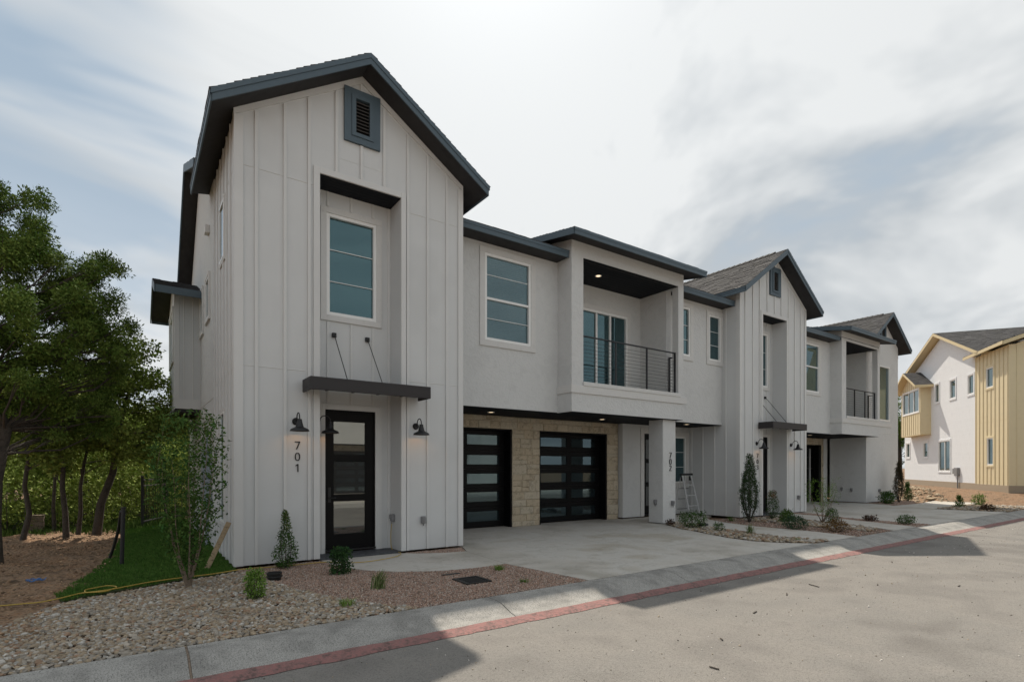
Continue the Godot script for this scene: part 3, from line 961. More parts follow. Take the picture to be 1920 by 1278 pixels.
func stones(R: Node, areas: Array, z: float) -> void:
	var w := holder(R, "stone_wall", Vector3(areas[0][0], 0, z))
	for a in areas:
		box(w, "mortar_bed", M.mortar, a[0], a[1], a[2], a[3], z - 0.15, z - 0.012, 0.0)
		var y: float = a[2]
		while y < a[3] - 0.03:
			var hh := rng.randf_range(0.13, 0.3)
			if y + hh > a[3] - 0.09: hh = a[3] - y
			var x: float = a[0]
			while x < a[1] - 0.02:
				var ww := rng.randf_range(0.2, 0.52)
				if x + ww > a[1] - 0.14: ww = a[1] - x
				var cuts := [[y, y + hh]]
				if hh > 0.21 and rng.randf() < 0.45:
					var c := y + hh * rng.randf_range(0.4, 0.6)
					cuts = [[y, c], [c, y + hh]]
				for q in cuts:
					var g := 0.004
					var dz := rng.randf_range(-0.006, 0.014)
					var sx := snappedf(ww - 2 * g, 0.02)
					var sy := snappedf(q[1] - q[0] - 2 * g, 0.01)
					var mb := stone_mesh(Vector3(ww - 2 * g, q[1] - q[0] - 2 * g, 0.06))
					part(w, "stone", mb, M["stone%d" % rng.randi_range(0, 3)], Vector3(x + ww / 2, (q[0] + q[1]) / 2, z - 0.03 + dz))
				x += ww
			y += hh

func stone_mesh(s: Vector3) -> ArrayMesh:
	var mb := MB.new()
	var h := s / 2.0
	var ch := 0.008
	var j := func() -> float: return rng.randf_range(-0.004, 0.004)
	var P := []
	for q in [[-1, -1], [1, -1], [1, 1], [-1, 1]]:
		P.append(Vector3(q[0] * h.x + j.call(), q[1] * h.y + j.call(), h.z - 0.012))
	var F := []
	for q in [[-1, -1], [1, -1], [1, 1], [-1, 1]]:
		F.append(Vector3(q[0] * (h.x - ch - 0.004) + j.call(), q[1] * (h.y - ch - 0.004) + j.call(), h.z + j.call()))
	var c := Vector3(j.call() * 3, j.call() * 3, h.z + 0.004 + j.call())
	for i in 4:
		var k := (i + 1) % 4
		var nn: Vector3 = (F[i] - c).cross(F[k] - c).normalized()
		if nn.z < 0: nn = -nn
		mb.tri(c, F[i], F[k], nn)
		var e: Vector3 = (P[k] - P[i]).cross(F[i] - P[i]).normalized()
		if e.z < 0: e = -e
		mb.quad(F[i], F[k], P[k], P[i], e)
		var dn := Vector3(0, 0, -s.z)
		var o2: Vector3 = (P[k] - P[i]).cross(Vector3.BACK).normalized()
		mb.quad(P[i], P[k], P[k] + dn, P[i] + dn, o2)
	return mb.mesh()

# ---------------------------------------------------------------- ground helpers
func sheet(called: String, poly: Array, y: float, m: Material, th := 0.1, parent: Node = null) -> MeshInstance3D:
	var p: Node = parent if parent else self
	var o := extrude(p, called, m, 2, poly, y - th, y)
	if p == self: o.set_meta("kind", "structure")
	return o

func ground_y(x: float, z: float) -> float:
	if z > 3.5 and x > -3.2: return -0.22
	var y := -0.05
	y += 0.42 * smoothstep(27.5, 32.0, x)
	if x < -1.2 and z < 3.0:
		y += 0.05 * smoothstep(-1.2, -2.2, x)
	return y

func inside(poly: PackedVector2Array, p: Vector2) -> bool:
	return Geometry2D.is_point_in_polygon(p, poly)

func spots_in(poly: Array, count: int) -> Array:
	var pp := PackedVector2Array(poly)
	var lo := pp[0]
	var hi := pp[0]
	for q in pp:
		lo = lo.min(q)
		hi = hi.max(q)
	var out := []
	while out.size() < count:
		var p := Vector2(rng.randf_range(lo.x, hi.x), rng.randf_range(lo.y, hi.y))
		if inside(pp, p): out.append(p)
	return out

func pebble_mesh(sd: int, ring := 6, seg := 9) -> ArrayMesh:
	var f := FastNoiseLite.new()
	f.seed = sd
	f.frequency = 0.55
	var P := []
	for i in ring + 1:
		var row := []
		for k in seg:
			var a := PI * i / ring
			var b := TAU * k / seg
			var d := Vector3(sin(a) * cos(b), cos(a), sin(a) * sin(b))
			row.append(d * (1.0 + 0.6 * f.get_noise_3d(d.x * 1.9, d.y * 1.6, d.z * 1.6)))
		P.append(row)
	var st := SurfaceTool.new()
	st.begin(Mesh.PRIMITIVE_TRIANGLES)
	st.set_smooth_group(0)
	for i in ring:
		for k in seg:
			var j := (k + 1) % seg
			var q := [P[i][k], P[i][j], P[i + 1][j], P[i + 1][k]]
			if i > 0:
				for e in [q[0], q[1], q[2]]: st.add_vertex(e)
			if i < ring - 1:
				for e in [q[0], q[2], q[3]]: st.add_vertex(e)
	st.index()
	st.generate_normals()
	return st.commit()

func stone_color() -> Color:
	var t := rng.randf()
	var c: Color
	if t < 0.42: c = Color(0.37, 0.29, 0.20)
	elif t < 0.62: c = Color(0.42, 0.37, 0.305)
	elif t < 0.78: c = Color(0.30, 0.265, 0.22)
	elif t < 0.9: c = Color(0.52, 0.49, 0.44)
	else: c = Color(0.33, 0.215, 0.14)
	return c * rng.randf_range(0.62, 1.02)

func rocks(parent: Node, poly: Array, count: int, y: float, lo: float, hi: float, singles := 0, from := Vector3.ZERO) -> void:
	var meshes := []
	for k in 5: meshes.append(pebble_mesh(40 + k))
	var all := []
	for p in spots_in(poly, count):
		var s := rng.randf_range(lo, hi) * (1.35 if rng.randf() < 0.08 else 1.0)
		var b := Basis.from_euler(Vector3(rng.randf_range(-0.35, 0.35), rng.randf() * TAU, rng.randf_range(-0.35, 0.35))) * Basis.from_scale(Vector3(s * rng.randf_range(0.85, 1.3), s * rng.randf_range(0.45, 0.8), s * rng.randf_range(0.8, 1.15)))
		all.append([Transform3D(b, Vector3(p.x, y + rng.randf_range(-0.1, 0.75) * s, p.y)), rng.randi_range(0, 4), stone_color()])
	if singles > 0:
		all.sort_custom(func(a, b): return a[0].origin.distance_squared_to(from) < b[0].origin.distance_squared_to(from))
		var mats := []
		for k in 8:
			var m: StandardMaterial3D = M.pebble.duplicate()
			m.vertex_color_use_as_albedo = false
			m.albedo_color = stone_color().linear_to_srgb()
			mats.append(m)
		for i in singles:
			var o := part(parent, "river_stone", meshes[all[i][1]], mats[rng.randi_range(0, 7)])
			o.transform = all[i][0]
		all = all.slice(singles)
	for k in 5:
		var xf := []
		var cs := []
		for a in all:
			if a[1] == k:
				xf.append(a[0])
				cs.append(a[2])
		if xf.size() > 0: many(parent, "river_stones", meshes[k], M.pebble, xf, cs)

func gravel(parent: Node, poly: Array, count: int, y: float, size := 0.009) -> void:
	var xf := []
	var cs := []
	for p in spots_in(poly, count):
		var s := size * rng.randf_range(0.6, 1.5)
		xf.append(Transform3D(Basis.from_euler(Vector3(rng.randf() * TAU, rng.randf() * TAU, 0)) * Basis.from_scale(Vector3(s, s * 0.7, s * 1.2)), Vector3(p.x, y + rng.randf_range(-0.2, 0.6) * s, p.y)))
		var g := rng.randf_range(0.55, 1.35)
		cs.append((Color(0.34, 0.225, 0.17) if rng.randf() < 0.7 else Color(0.40, 0.33, 0.28)) * g)
	many(parent, "gravel", pebble_mesh(77, 3, 5), M.pebble, xf, cs)

# ---------------------------------------------------------------- vegetation
func leaf_cluster(n: int, r: float, size: float, sd: int, narrow := 0.5) -> ArrayMesh:
	var rr := RandomNumberGenerator.new()
	rr.seed = sd
	var mb := MB.new()
	for i in n:
		var d := Vector3(rr.randfn(), rr.randfn(), rr.randfn()).normalized()
		var c := d * r * pow(rr.randf(), 0.5)
		var u := (d + Vector3(rr.randfn(), rr.randfn(), rr.randfn()) * 0.7).normalized()
		var w := u.cross(Vector3(rr.randfn(), rr.randfn(), rr.randfn())).normalized()
		var s := size * rr.randf_range(0.7, 1.25)
		var nr := u.cross(w)
		mb.quad(c, c + u * s * 0.45 + w * s * narrow * 0.5, c + u * s, c + u * s * 0.5 - w * s * narrow * 0.5, nr)
	return mb.mesh()

func leaf_xf(p: Vector3, s0: float, s1: float) -> Transform3D:
	return Transform3D(Basis.from_euler(Vector3(rng.randf() * TAU, rng.randf() * TAU, rng.randf() * TAU)) * Basis.from_scale(Vector3.ONE * rng.randf_range(s0, s1)), p)

func tree(called: String, label: String, base: Vector3, trunk: Array, radii: Array, clumps: Array, cluster: Mesh, per: float, c0: Color, c1: Color, group := "", bark: Material = null, limb := 0.03) -> void:
	var t := thing(called, label, "tree", base, group)
	var mb := MB.new()
	var loc := []
	# kinked trunk with extra points
	for p in trunk: loc.append(p)
	mb.tube(loc, radii, 9)
	part(t, "trunk", mb.mesh(), bark if bark else M.bark, base)
	var lb := MB.new()
	var xf := []
	var cs := []
	for c in clumps:
		var at: Vector3 = c[0]
		var r: Vector3 = c[1]
		var best: Vector3 = trunk[trunk.size() - 1]
		var bi := trunk.size() - 1
		var bd := 1e9
		for i in range(1, trunk.size()):
			for f in [0.0, 0.5]:
				var q: Vector3 = trunk[i].lerp(trunk[i - 1], f)
				var dd: float = q.distance_to(at) + maxf(0.0, q.y - at.y + 0.3) * 3.0
				if dd < bd:
					bd = dd
					best = q
					bi = i
		var r0: float = minf(radii[bi] * 0.42, limb)
		var mid: Vector3 = best.lerp(at, 0.5) + Vector3(rng.randfn() * 0.08, -0.05 + rng.randfn() * 0.06, rng.randfn() * 0.08) * best.distance_to(at)
		lb.tube([best, best.lerp(mid, 0.5) + Vector3(0, 0.02, 0), mid, at], [r0, r0 * 0.8, r0 * 0.62, r0 * 0.2], 6, false)
		for k in 4:
			var e: Vector3 = at + Vector3(rng.randfn() * r.x, rng.randfn() * r.y, rng.randfn() * r.z) * 0.4
			lb.tube([mid.lerp(at, rng.randf_range(0.2, 0.9)), e], [r0 * 0.35, r0 * 0.1], 4, false)
		var n := int(per * r.x * r.z)
		for k in n:
			var d := Vector3(rng.randfn(), rng.randfn(), rng.randfn()).normalized()
			var rad := pow(rng.randf(), 0.45)
			var lump := 1.0 + 0.25 * sin(d.x * 7.0 + at.x * 5.0) * sin(d.y * 6.0 + at.y * 7.0 + d.z * 5.0)
			xf.append(leaf_xf(base + at + d * r * rad * lump, 0.7, 1.3))
			cs.append(c0.lerp(c1, rng.randf()) * rng.randf_range(0.75, 1.2))
	part(t, "limbs", lb.mesh(), bark if bark else M.bark, base)
	many(t, "crown", cluster, M.leaf, xf, cs)

func clump_ball(center: Vector3, radius: Vector3, n: int, s0: float, s1: float) -> Array:
	var out := []
	for i in n:
		var d := Vector3(rng.randfn(), rng.randfn(), rng.randfn()).normalized()
		var p := center + d * radius * pow(rng.randf(), 0.4)
		var s := rng.randf_range(s0, s1)
		out.append([p, Vector3(s, s * rng.randf_range(0.55, 0.8), s)])
	return out

# prof: height fraction -> radius fraction
func shrub(called: String, label: String, at: Vector3, h: float, w: float, prof: Array, leaves: int, leaf: float, c0: Color, c1: Color, o := {}) -> void:
	var t := thing(called, label, o.get("category", "shrub"), at, o.get("group", ""))
	var st := MB.new()
	var xf := []
	var cs := []
	var n: int = o.get("stems", 7)
	var rad := func(f: float) -> float:
		var q := clampf(f, 0, 0.999) * (prof.size() - 1)
		return lerpf(prof[int(q)], prof[int(q) + 1], q - int(q)) * w / 2.0
	var tips := []
	for i in n:
		var a := TAU * i / n + rng.randf_range(-0.4, 0.4)
		var top := h * rng.randf_range(0.7, 1.0) if i > 0 else h
		var pts := [Vector3(rng.randfn() * 0.01, -0.02, rng.randfn() * 0.01)]
		var rr := [0.008 + h * 0.003]
		for k in 4:
			var f := (k + 1) / 4.0
			var q: float = rad.call(f * top / h) * 0.7 * (0.0 if i == 0 else 1.0)
			pts.append(Vector3(cos(a) * q + rng.randfn() * 0.012, f * top, sin(a) * q + rng.randfn() * 0.012))
			rr.append(lerpf(0.006 + h * 0.002, 0.0015, f))
		st.tube(pts, rr, 5)
		tips.append(pts)
	part(t, "stems", st.mesh(), M.bark_pale if o.get("pale", false) else M.bark, at)
	for i in leaves:
		var f := pow(rng.randf(), o.get("bias", 0.9))
		f = lerpf(o.get("bare", 0.05), 1.0, f)
		var a := rng.randf() * TAU
		var q: float = rad.call(f) * pow(rng.randf(), 0.4)
		var p := Vector3(cos(a) * q, f * h, sin(a) * q)
		if o.get("along", 0.0) > rng.randf():
			var sp: Array = tips[rng.randi_range(0, n - 1)]
			var g := rng.randf_range(0.9, 3.99)
			p = sp[int(g)].lerp(sp[int(g) + 1], g - int(g)) + Vector3(rng.randfn(), rng.randfn(), rng.randfn()) * o.get("off", 0.02)
		xf.append(leaf_xf(at + p, 0.7, 1.3))
		var col := c0.lerp(c1, rng.randf())
		if o.has("top_tint") and f > 0.7 and rng.randf() < 0.6: col = o.top_tint
		cs.append(col * rng.randf_range(0.75, 1.25))
	many(t, "foliage", leaf_cluster(o.get("per", 6), leaf * 1.1, leaf, 7 + leaves, o.get("narrow", 0.5)), M.leaf, xf, cs)

func tuft(label: String, at: Vector3, h: float, w: float, n: int, c0: Color, c1: Color, group := "", lean := 0.0) -> void:
	var t := thing("grass_tuft", label, "grass", at, group)
	var mb := MB.new()
	for i in n:
		var a := rng.randf() * TAU
		var b := Vector3(rng.randfn() * w * 0.16, -0.005, rng.randfn() * w * 0.16)
		var out := Vector3(cos(a), 0, sin(a)) * w * rng.randf_range(0.1, 0.6) + Vector3(lean, 0, 0)
		var hh := h * rng.randf_range(0.5, 1.0)
		var sd := Vector3(-sin(a), 0, cos(a)) * 0.0035
		mb.tint = c0.lerp(c1, rng.randf())
		var m := b + out * 0.35 + Vector3.UP * hh * 0.65
		var e := b + out + Vector3.UP * hh
		var nr := (m - b).cross(sd).normalized()
		mb.quad(b - sd, b + sd, m + sd, m - sd, nr)
		mb.tri(m - sd, m + sd, e, nr)
	part(t, "blades", mb.mesh(), M.blade, at).set_meta("kind", "stuff")

func grass_field(parent: Node, poly: Array, count: int, y: float, h: float, c0: Color, c1: Color) -> void:
	var rr := RandomNumberGenerator.new()
	rr.seed = 5
	var mb := MB.new()
	for i in 7:
		var b := Vector3(rr.randfn() * 0.02, 0, rr.randfn() * 0.02)
		var a := rr.randf() * TAU
		var out := Vector3(cos(a), 0, sin(a)) * 0.5
		var sd := Vector3(-sin(a), 0, cos(a)) * 0.004
		var e := b + (out * rr.randf_range(0.3, 1.0) + Vector3.UP) * rr.randf_range(0.6, 1.0) * 0.05
		var m := b.lerp(e, 0.55) + Vector3.UP * 0.008
		var nr := (m - b).cross(sd).normalized()
		mb.quad(b - sd, b + sd, m + sd * 0.8, m - sd * 0.8, nr)
		mb.tri(m - sd * 0.8, m + sd * 0.8, e, nr)
	var xf := []
	var cs := []
	for p in spots_in(poly, count):
		var s := h / 0.05 * rng.randf_range(0.6, 1.3)
		xf.append(Transform3D(Basis.from_euler(Vector3(0, rng.randf() * TAU, 0)) * Basis.from_scale(Vector3(s, s, s)), Vector3(p.x, y, p.y)))
		cs.append(c0.lerp(c1, rng.randf()))
	many(parent, "grass", mb.mesh(), M.blade, xf, cs)

# ---------------------------------------------------------------- sky
func sky_image(sun: Vector3) -> Image:
	var W := 2048
	var H := 1024
	var img := Image.create(W, H, false, Image.FORMAT_RGBF)
	img.fill(Color(0.34, 0.33, 0.31))
	var f1 := FastNoiseLite.new()
	f1.seed = 11
	f1.frequency = 0.8
	f1.fractal_octaves = 6
	f1.fractal_gain = 0.55
	var f2 := FastNoiseLite.new()
	f2.seed = 23
	f2.frequency = 2.2
	f2.fractal_octaves = 5
	f2.fractal_gain = 0.6
	var f3 := FastNoiseLite.new()
	f3.seed = 31
	f3.frequency = 0.5
	f3.fractal_octaves = 2
	var ca := cos(-0.45)
	var sa := sin(-0.45)
	var gap := Vector3(-0.16, 0.44, -0.9).normalized()
	for j in H / 2 + 4:
		var el := PI * (0.5 - (j + 0.5) / H)
		var ce := cos(el)
		var y := maxf(sin(el), 0.0)
		var k := 1.0 / (y + 0.2)
		var low := pow(1.0 - y, 3.0)
		for i in W:
			var az := TAU * (i + 0.5) / W
			var d := Vector3(sin(az) * ce, y, -cos(az) * ce)
			var px := d.x * k
			var pz := d.z * k
			var qx := px * ca + pz * sa
			var qz := pz * ca - px * sa
			var warp := f3.get_noise_2d(qx, qz) * 1.1
			# long streaks of high cloud, finer fibres across them
			var n := f1.get_noise_2d(qx * 0.55 + warp * 0.3, qz * 0.75 + warp * 0.2)
			var m := f2.get_noise_2d(qx * 0.8 + warp * 0.4, qz * 1.15 + warp * 0.3)
			var cover := clampf(0.82 + n * 1.0 + m * 0.35, 0.0, 1.0)
			var clear := smoothstep(0.9, 0.985, d.dot(gap))
			cover = clampf(cover - clear * (0.8 + 0.8 * m), 0.0, 1.0)
			cover = lerpf(cover, 0.8, low * 0.7)
			var g := maxf(0.0, d.dot(sun))
			cover = clampf(cover + 0.6 * smoothstep(0.8, 0.98, g), 0.0, 1.0)
			var thick := clampf(0.45 - n * 1.1 - m * 0.75 + warp * 0.3 - 0.25 * smoothstep(0.8, 0.98, g), 0.0, 1.0)
			var air := Color(0.25, 0.325, 0.41).lerp(Color(0.47, 0.54, 0.61), low)
			var cloud := Color(0.60, 0.615, 0.62).lerp(Color(0.38, 0.41, 0.435), thick)
			var c := air.lerp(cloud, smoothstep(0.0, 0.75, cover))
			img.set_pixel(i, j, c * (1.0 + 0.14 * pow(g, 6.0) + 0.3 * pow(g, 60.0)))
	return img

func yellow_house() -> void:
	var R := thing("yellow_house", "white stucco house with yellow board siding on its bay and corner", "house", Vector3(34.249, 0.7, -0.094))
	R.basis = Basis(Vector3(-0.8243, 0, 0.566), Vector3.UP, Vector3(-0.566, 0, -0.8243))
	org[R] = Vector3.ZERO
	var yb: Material = M.yellow_board
	var holes := [[-5.42, -4.79, 4.72, 5.83], [-3.2, -2.45, 4.7, 5.74], [-0.88, -0.2, 4.65, 5.66], [-10.6, -9.95, 1.5, 2.46], [-7.35, -6.6, 1.46, 2.41], [-4.85, -3.18, 0.6, 2.36]]
	wall_grid(R, "gable_wall", M.white_stucco, 0, -11.0, 0.0, 0.0, 6.3, -0.2, 0.0, holes)
	extrude(R, "gable_wall", M.white_stucco, 0, [Vector2(-11.0, 6.3), Vector2(0.0, 6.3), Vector2(0.0, 6.85), Vector2(-4.43, 8.52), Vector2(-11.0, 6.5)], -0.2, 0.0)
	for i in holes.size():
		var h: Array = holes[i]
		var o := {"trim": 0.1, "trim_mat": M.white_stucco, "inside": M.room_wall, "frame": 0.05}
		if i == 5: o["posts"] = [-4.0]
		window(R, 0, h[0], h[1], h[2], h[3], 0.0, 1.0, o)
	box(R, "footing", M.footing, -11.0, 0.0, -0.5, -0.001, -0.2, 0.03)
	box(R, "footing", M.footing, 0.001, 3.42, -0.5, -0.021, -6.0, 0.05)
	# corner block with boards
	var bw := wall_grid(R, "corner_wall", yb, 0, 0.0, 3.4, -0.02, 6.42, -0.2, 0.03, [[1.24, 1.96, 4.7, 5.67], [1.33, 1.96, 0.93, 2.24]])
	window(R, 0, 1.24, 1.96, 4.7, 5.67, 0.03, 1.0, {"trim": 0.1, "trim_mat": yb})
	window(R, 0, 1.33, 1.96, 0.93, 2.24, 0.03, 1.0, {"trim": 0.1, "trim_mat": yb})
	for k in 9:
		var x := 0.1 + 0.4 * k
		if (x > 1.1 and x < 2.1):
			for q in [[-0.02, 0.82], [2.35, 4.59], [5.78, 6.4]]: box(bw, "batten", yb, x - 0.025, x + 0.025, q[0], q[1], 0.03, 0.055)
		else:
			box(bw, "batten", yb, x - 0.025, x + 0.025, -0.02, 6.4, 0.03, 0.055)
	box(bw, "sheet_joint", yb, 0.0, 3.4, 3.05, 3.065, 0.03, 0.038)
	var fw := wall_grid(R, "street_wall", yb, 1, -6.0, -0.2, -0.02, 6.42, 3.2, 3.4)
	for k in 14: box(fw, "batten", yb, 3.4, 3.42, -0.02, 6.4, -0.3 - 0.4 * k, -0.25 - 0.4 * k)
	# bay
	var b0 := -9.7
	var b1 := -6.08
	var bf := wall_grid(R, "bay_wall", yb, 0, b0, b1, 2.93, 6.0, 0.35, 0.55, [[b0 + 0.35, b1 - 0.25, 4.32, 5.76]])
	extrude(R, "bay_wall", yb, 0, [Vector2(b0, 6.0), Vector2(b1, 6.0), Vector2((b0 + b1) / 2, 6.85)], 0.35, 0.55)
	wall_grid(R, "bay_wall", yb, 1, 0.0, 0.35, 2.93, 6.0, b1 - 0.2, b1)
	wall_grid(R, "bay_wall", yb, 1, 0.0, 0.35, 2.93, 6.0, b0, b0 + 0.2)
	box(R, "bay_floor", M.cream_trim, b0, b1, 2.85, 2.929, 0.0, 0.55)
	window(R, 0, b0 + 0.35, b1 - 0.25, 4.32, 5.76, 0.55, 1.0, {"trim": 0.06, "trim_mat": M.vinyl, "posts": [b0 + 1.36, b0 + 2.37], "deep": 0.5, "frame": 0.06})
	for k in 10:
		var x := b0 + 0.02 + k * 0.395
		box(bf, "batten", yb, x - 0.022, x + 0.022, 2.93, 4.25, 0.55, 0.572)
		box(bf, "batten", yb, x - 0.022, x + 0.022, 5.83, 5.98 + 0.43 * (1.8 - absf(x + 7.89)), 0.55, 0.572)
	for s in [-1.0, 1.0]:
		var e: float = -7.89 + s * 2.25
		slab(R, "bay_roof", M.cream_trim, Vector3(e, 5.9, 0.95), Vector3(e, 5.9, -0.05), Vector3(-7.89, 6.98, -0.05), Vector3(-7.89, 6.98, 0.95), 0.1)
		shingles(R, Vector3(e, 5.91, 0.97), Vector3(e, 5.91, -0.05), Vector3(-7.89, 6.99, -0.05), Vector3(-7.89, 6.99, 0.97))
		extrude(R, "bay_fascia", M.cream_trim, 0, [Vector2(e, 5.76), Vector2(e, 5.91), Vector2(-7.89, 6.99), Vector2(-7.89, 6.84)], 0.951, 0.98)
		box(R, "bay_fascia", M.cream_trim, e, e + s * 0.025, 5.76, 5.91, 0.002, 0.95)
	# big roof
	for s in [[-11.5, 6.55], [1.4, 6.52]]:
		var e: float = s[0]
		slab(R, "roof_deck", M.cream_trim, Vector3(e, s[1], 0.4), Vector3(e, s[1], -9.0), Vector3(-4.43, 8.76, -9.0), Vector3(-4.43, 8.76, 0.4), 0.12)
		shingles(R, Vector3(e, s[1] + 0.01, 0.43), Vector3(e, s[1] + 0.01, -9.0), Vector3(-4.43, 8.77, -9.0), Vector3(-4.43, 8.77, 0.43), 0.2)
		extrude(R, "rake_fascia", M.cream_trim, 0, [Vector2(e, s[1] - 0.17), Vector2(e, s[1]), Vector2(-4.43, 8.77), Vector2(-4.43, 8.6)], 0.401, 0.43)
	slab(R, "roof_deck", M.cream_trim, Vector3(-0.35, 6.52, 0.4), Vector3(3.8, 6.52, 0.4), Vector3(3.8, 8.4, -4.9), Vector3(-0.35, 8.4, -4.9), 0.1)
	shingles(R, Vector3(-0.35, 6.53, 0.42), Vector3(3.82, 6.53, 0.42), Vector3(3.82, 8.41, -4.9), Vector3(-0.35, 8.41, -4.9), 0.2)
	box(R, "eave_fascia", M.cream_trim, -0.35, 3.8, 6.38, 6.53, 0.401, 0.43)
	extrude(R, "rake_fascia", M.cream_trim, 1, [Vector2(0.4, 6.36), Vector2(0.4, 6.53), Vector2(-4.9, 8.41), Vector2(-4.9, 8.24)], 3.801, 3.83)
	extrude(R, "street_wall", yb, 1, [Vector2(-0.2, 6.42), Vector2(-6.0, 6.42), Vector2(-4.9, 8.28)], 3.2, 3.4)
	box(R, "roof_vent", M.black_metal, 1.9, 2.3, 7.62, 7.78, -2.6, -2.3)
	wall_grid(R, "rear_wall", M.white_stucco, 0, -11.0, 3.3, 0.0, 6.4, -9.0, -8.8)
	# meter box and conduit
	var e2 := holder(R, "electric_meter", Vector3(-2.3, 0.3, 0.0))
	box(e2, "cabinet", M.outlet_grey, -2.3, -1.9, 0.35, 0.8, 0.001, 0.14)
	box(e2, "cabinet", M.outlet_grey, -2.62, -2.36, 0.45, 0.75, 0.001, 0.1)
	rod(e2, "conduit", M.outlet_grey, [Vector3(-1.98, 0.35, 0.08), Vector3(-1.98, -0.4, 0.08)], 0.03)

func opposite_house() -> void:
	var R := thing("opposite_townhouse", "pale townhouse across the road, seen mirrored in door glass", "house", Vector3(22.0, 0, 18.5))
	R.rotation.y = PI
	org[R] = Vector3.ZERO
	for p in [{"x0": 15.2, "w": 3.86, "zf": 0.0}, {"x0": 3.0, "w": 3.86, "zf": 0.0}]:
		p.merge({"zb": -2.5, "slope": 0.65, "apex": 8.09, "eave_to": -2.6, "ridge_to": -5.0})
		tower(R, p)
	wall_grid(R, "upper_wall", M.stucco, 0, 6.86, 15.2, 2.8, 6.5, -1.08, -0.88, [[8.0, 9.2, 4.3, 6.1], [12.5, 13.7, 4.3, 6.1]])
	window(R, 0, 8.0, 9.2, 4.3, 6.1, -0.88, 1.0, {"sash": 5.2})
	window(R, 0, 12.5, 13.7, 4.3, 6.1, -0.88, 1.0, {"sash": 5.2})
	box(R, "soffit", M.dark_plank, 6.86, 15.2, 2.78, 2.799, -2.3, -0.9)
	wall_grid(R, "garage_wall", M.stone0, 0, 6.86, 15.2, 0.0, 2.8, -2.4, -2.25, [[7.5, 10.2, 0.0, 2.47], [11.2, 14.0, 0.0, 2.47]])
	for x in [7.5, 11.2]:
		garage_door(R, x, x + 2.75, 2.47, -2.5, [[x + 0.2, x + 1.28], [x + 1.47, x + 2.55]], [[2.07, 2.34], [1.57, 1.83], [1.09, 1.36], [0.64, 0.9], [0.15, 0.41]])
	slab(R, "roof_deck", M.soffit, Vector3(-0.3, 6.6, -0.5), Vector3(19.5, 6.6, -0.5), Vector3(19.5, 8.2, -5.0), Vector3(-0.3, 8.2, -5.0), 0.1)
	box(R, "eave_fascia", M.fascia, 6.86, 15.2, 6.45, 6.61, -0.499, -0.47)
	wall_grid(R, "end_wall", M.stucco, 0, 0.0, 3.0, 0.0, 6.5, -1.08, -0.88)
	wall_grid(R, "rear_wall", M.stucco, 0, -0.2, 19.2, 0.0, 6.5, -7.7, -7.5)
	wall_grid(R, "end_wall", M.stucco, 1, -7.5, -1.08, 0.0, 6.5, 0.0, 0.2)
	wall_grid(R, "end_wall", M.stucco, 1, -7.5, -2.5, 0.0, 6.5, 18.8, 19.0)

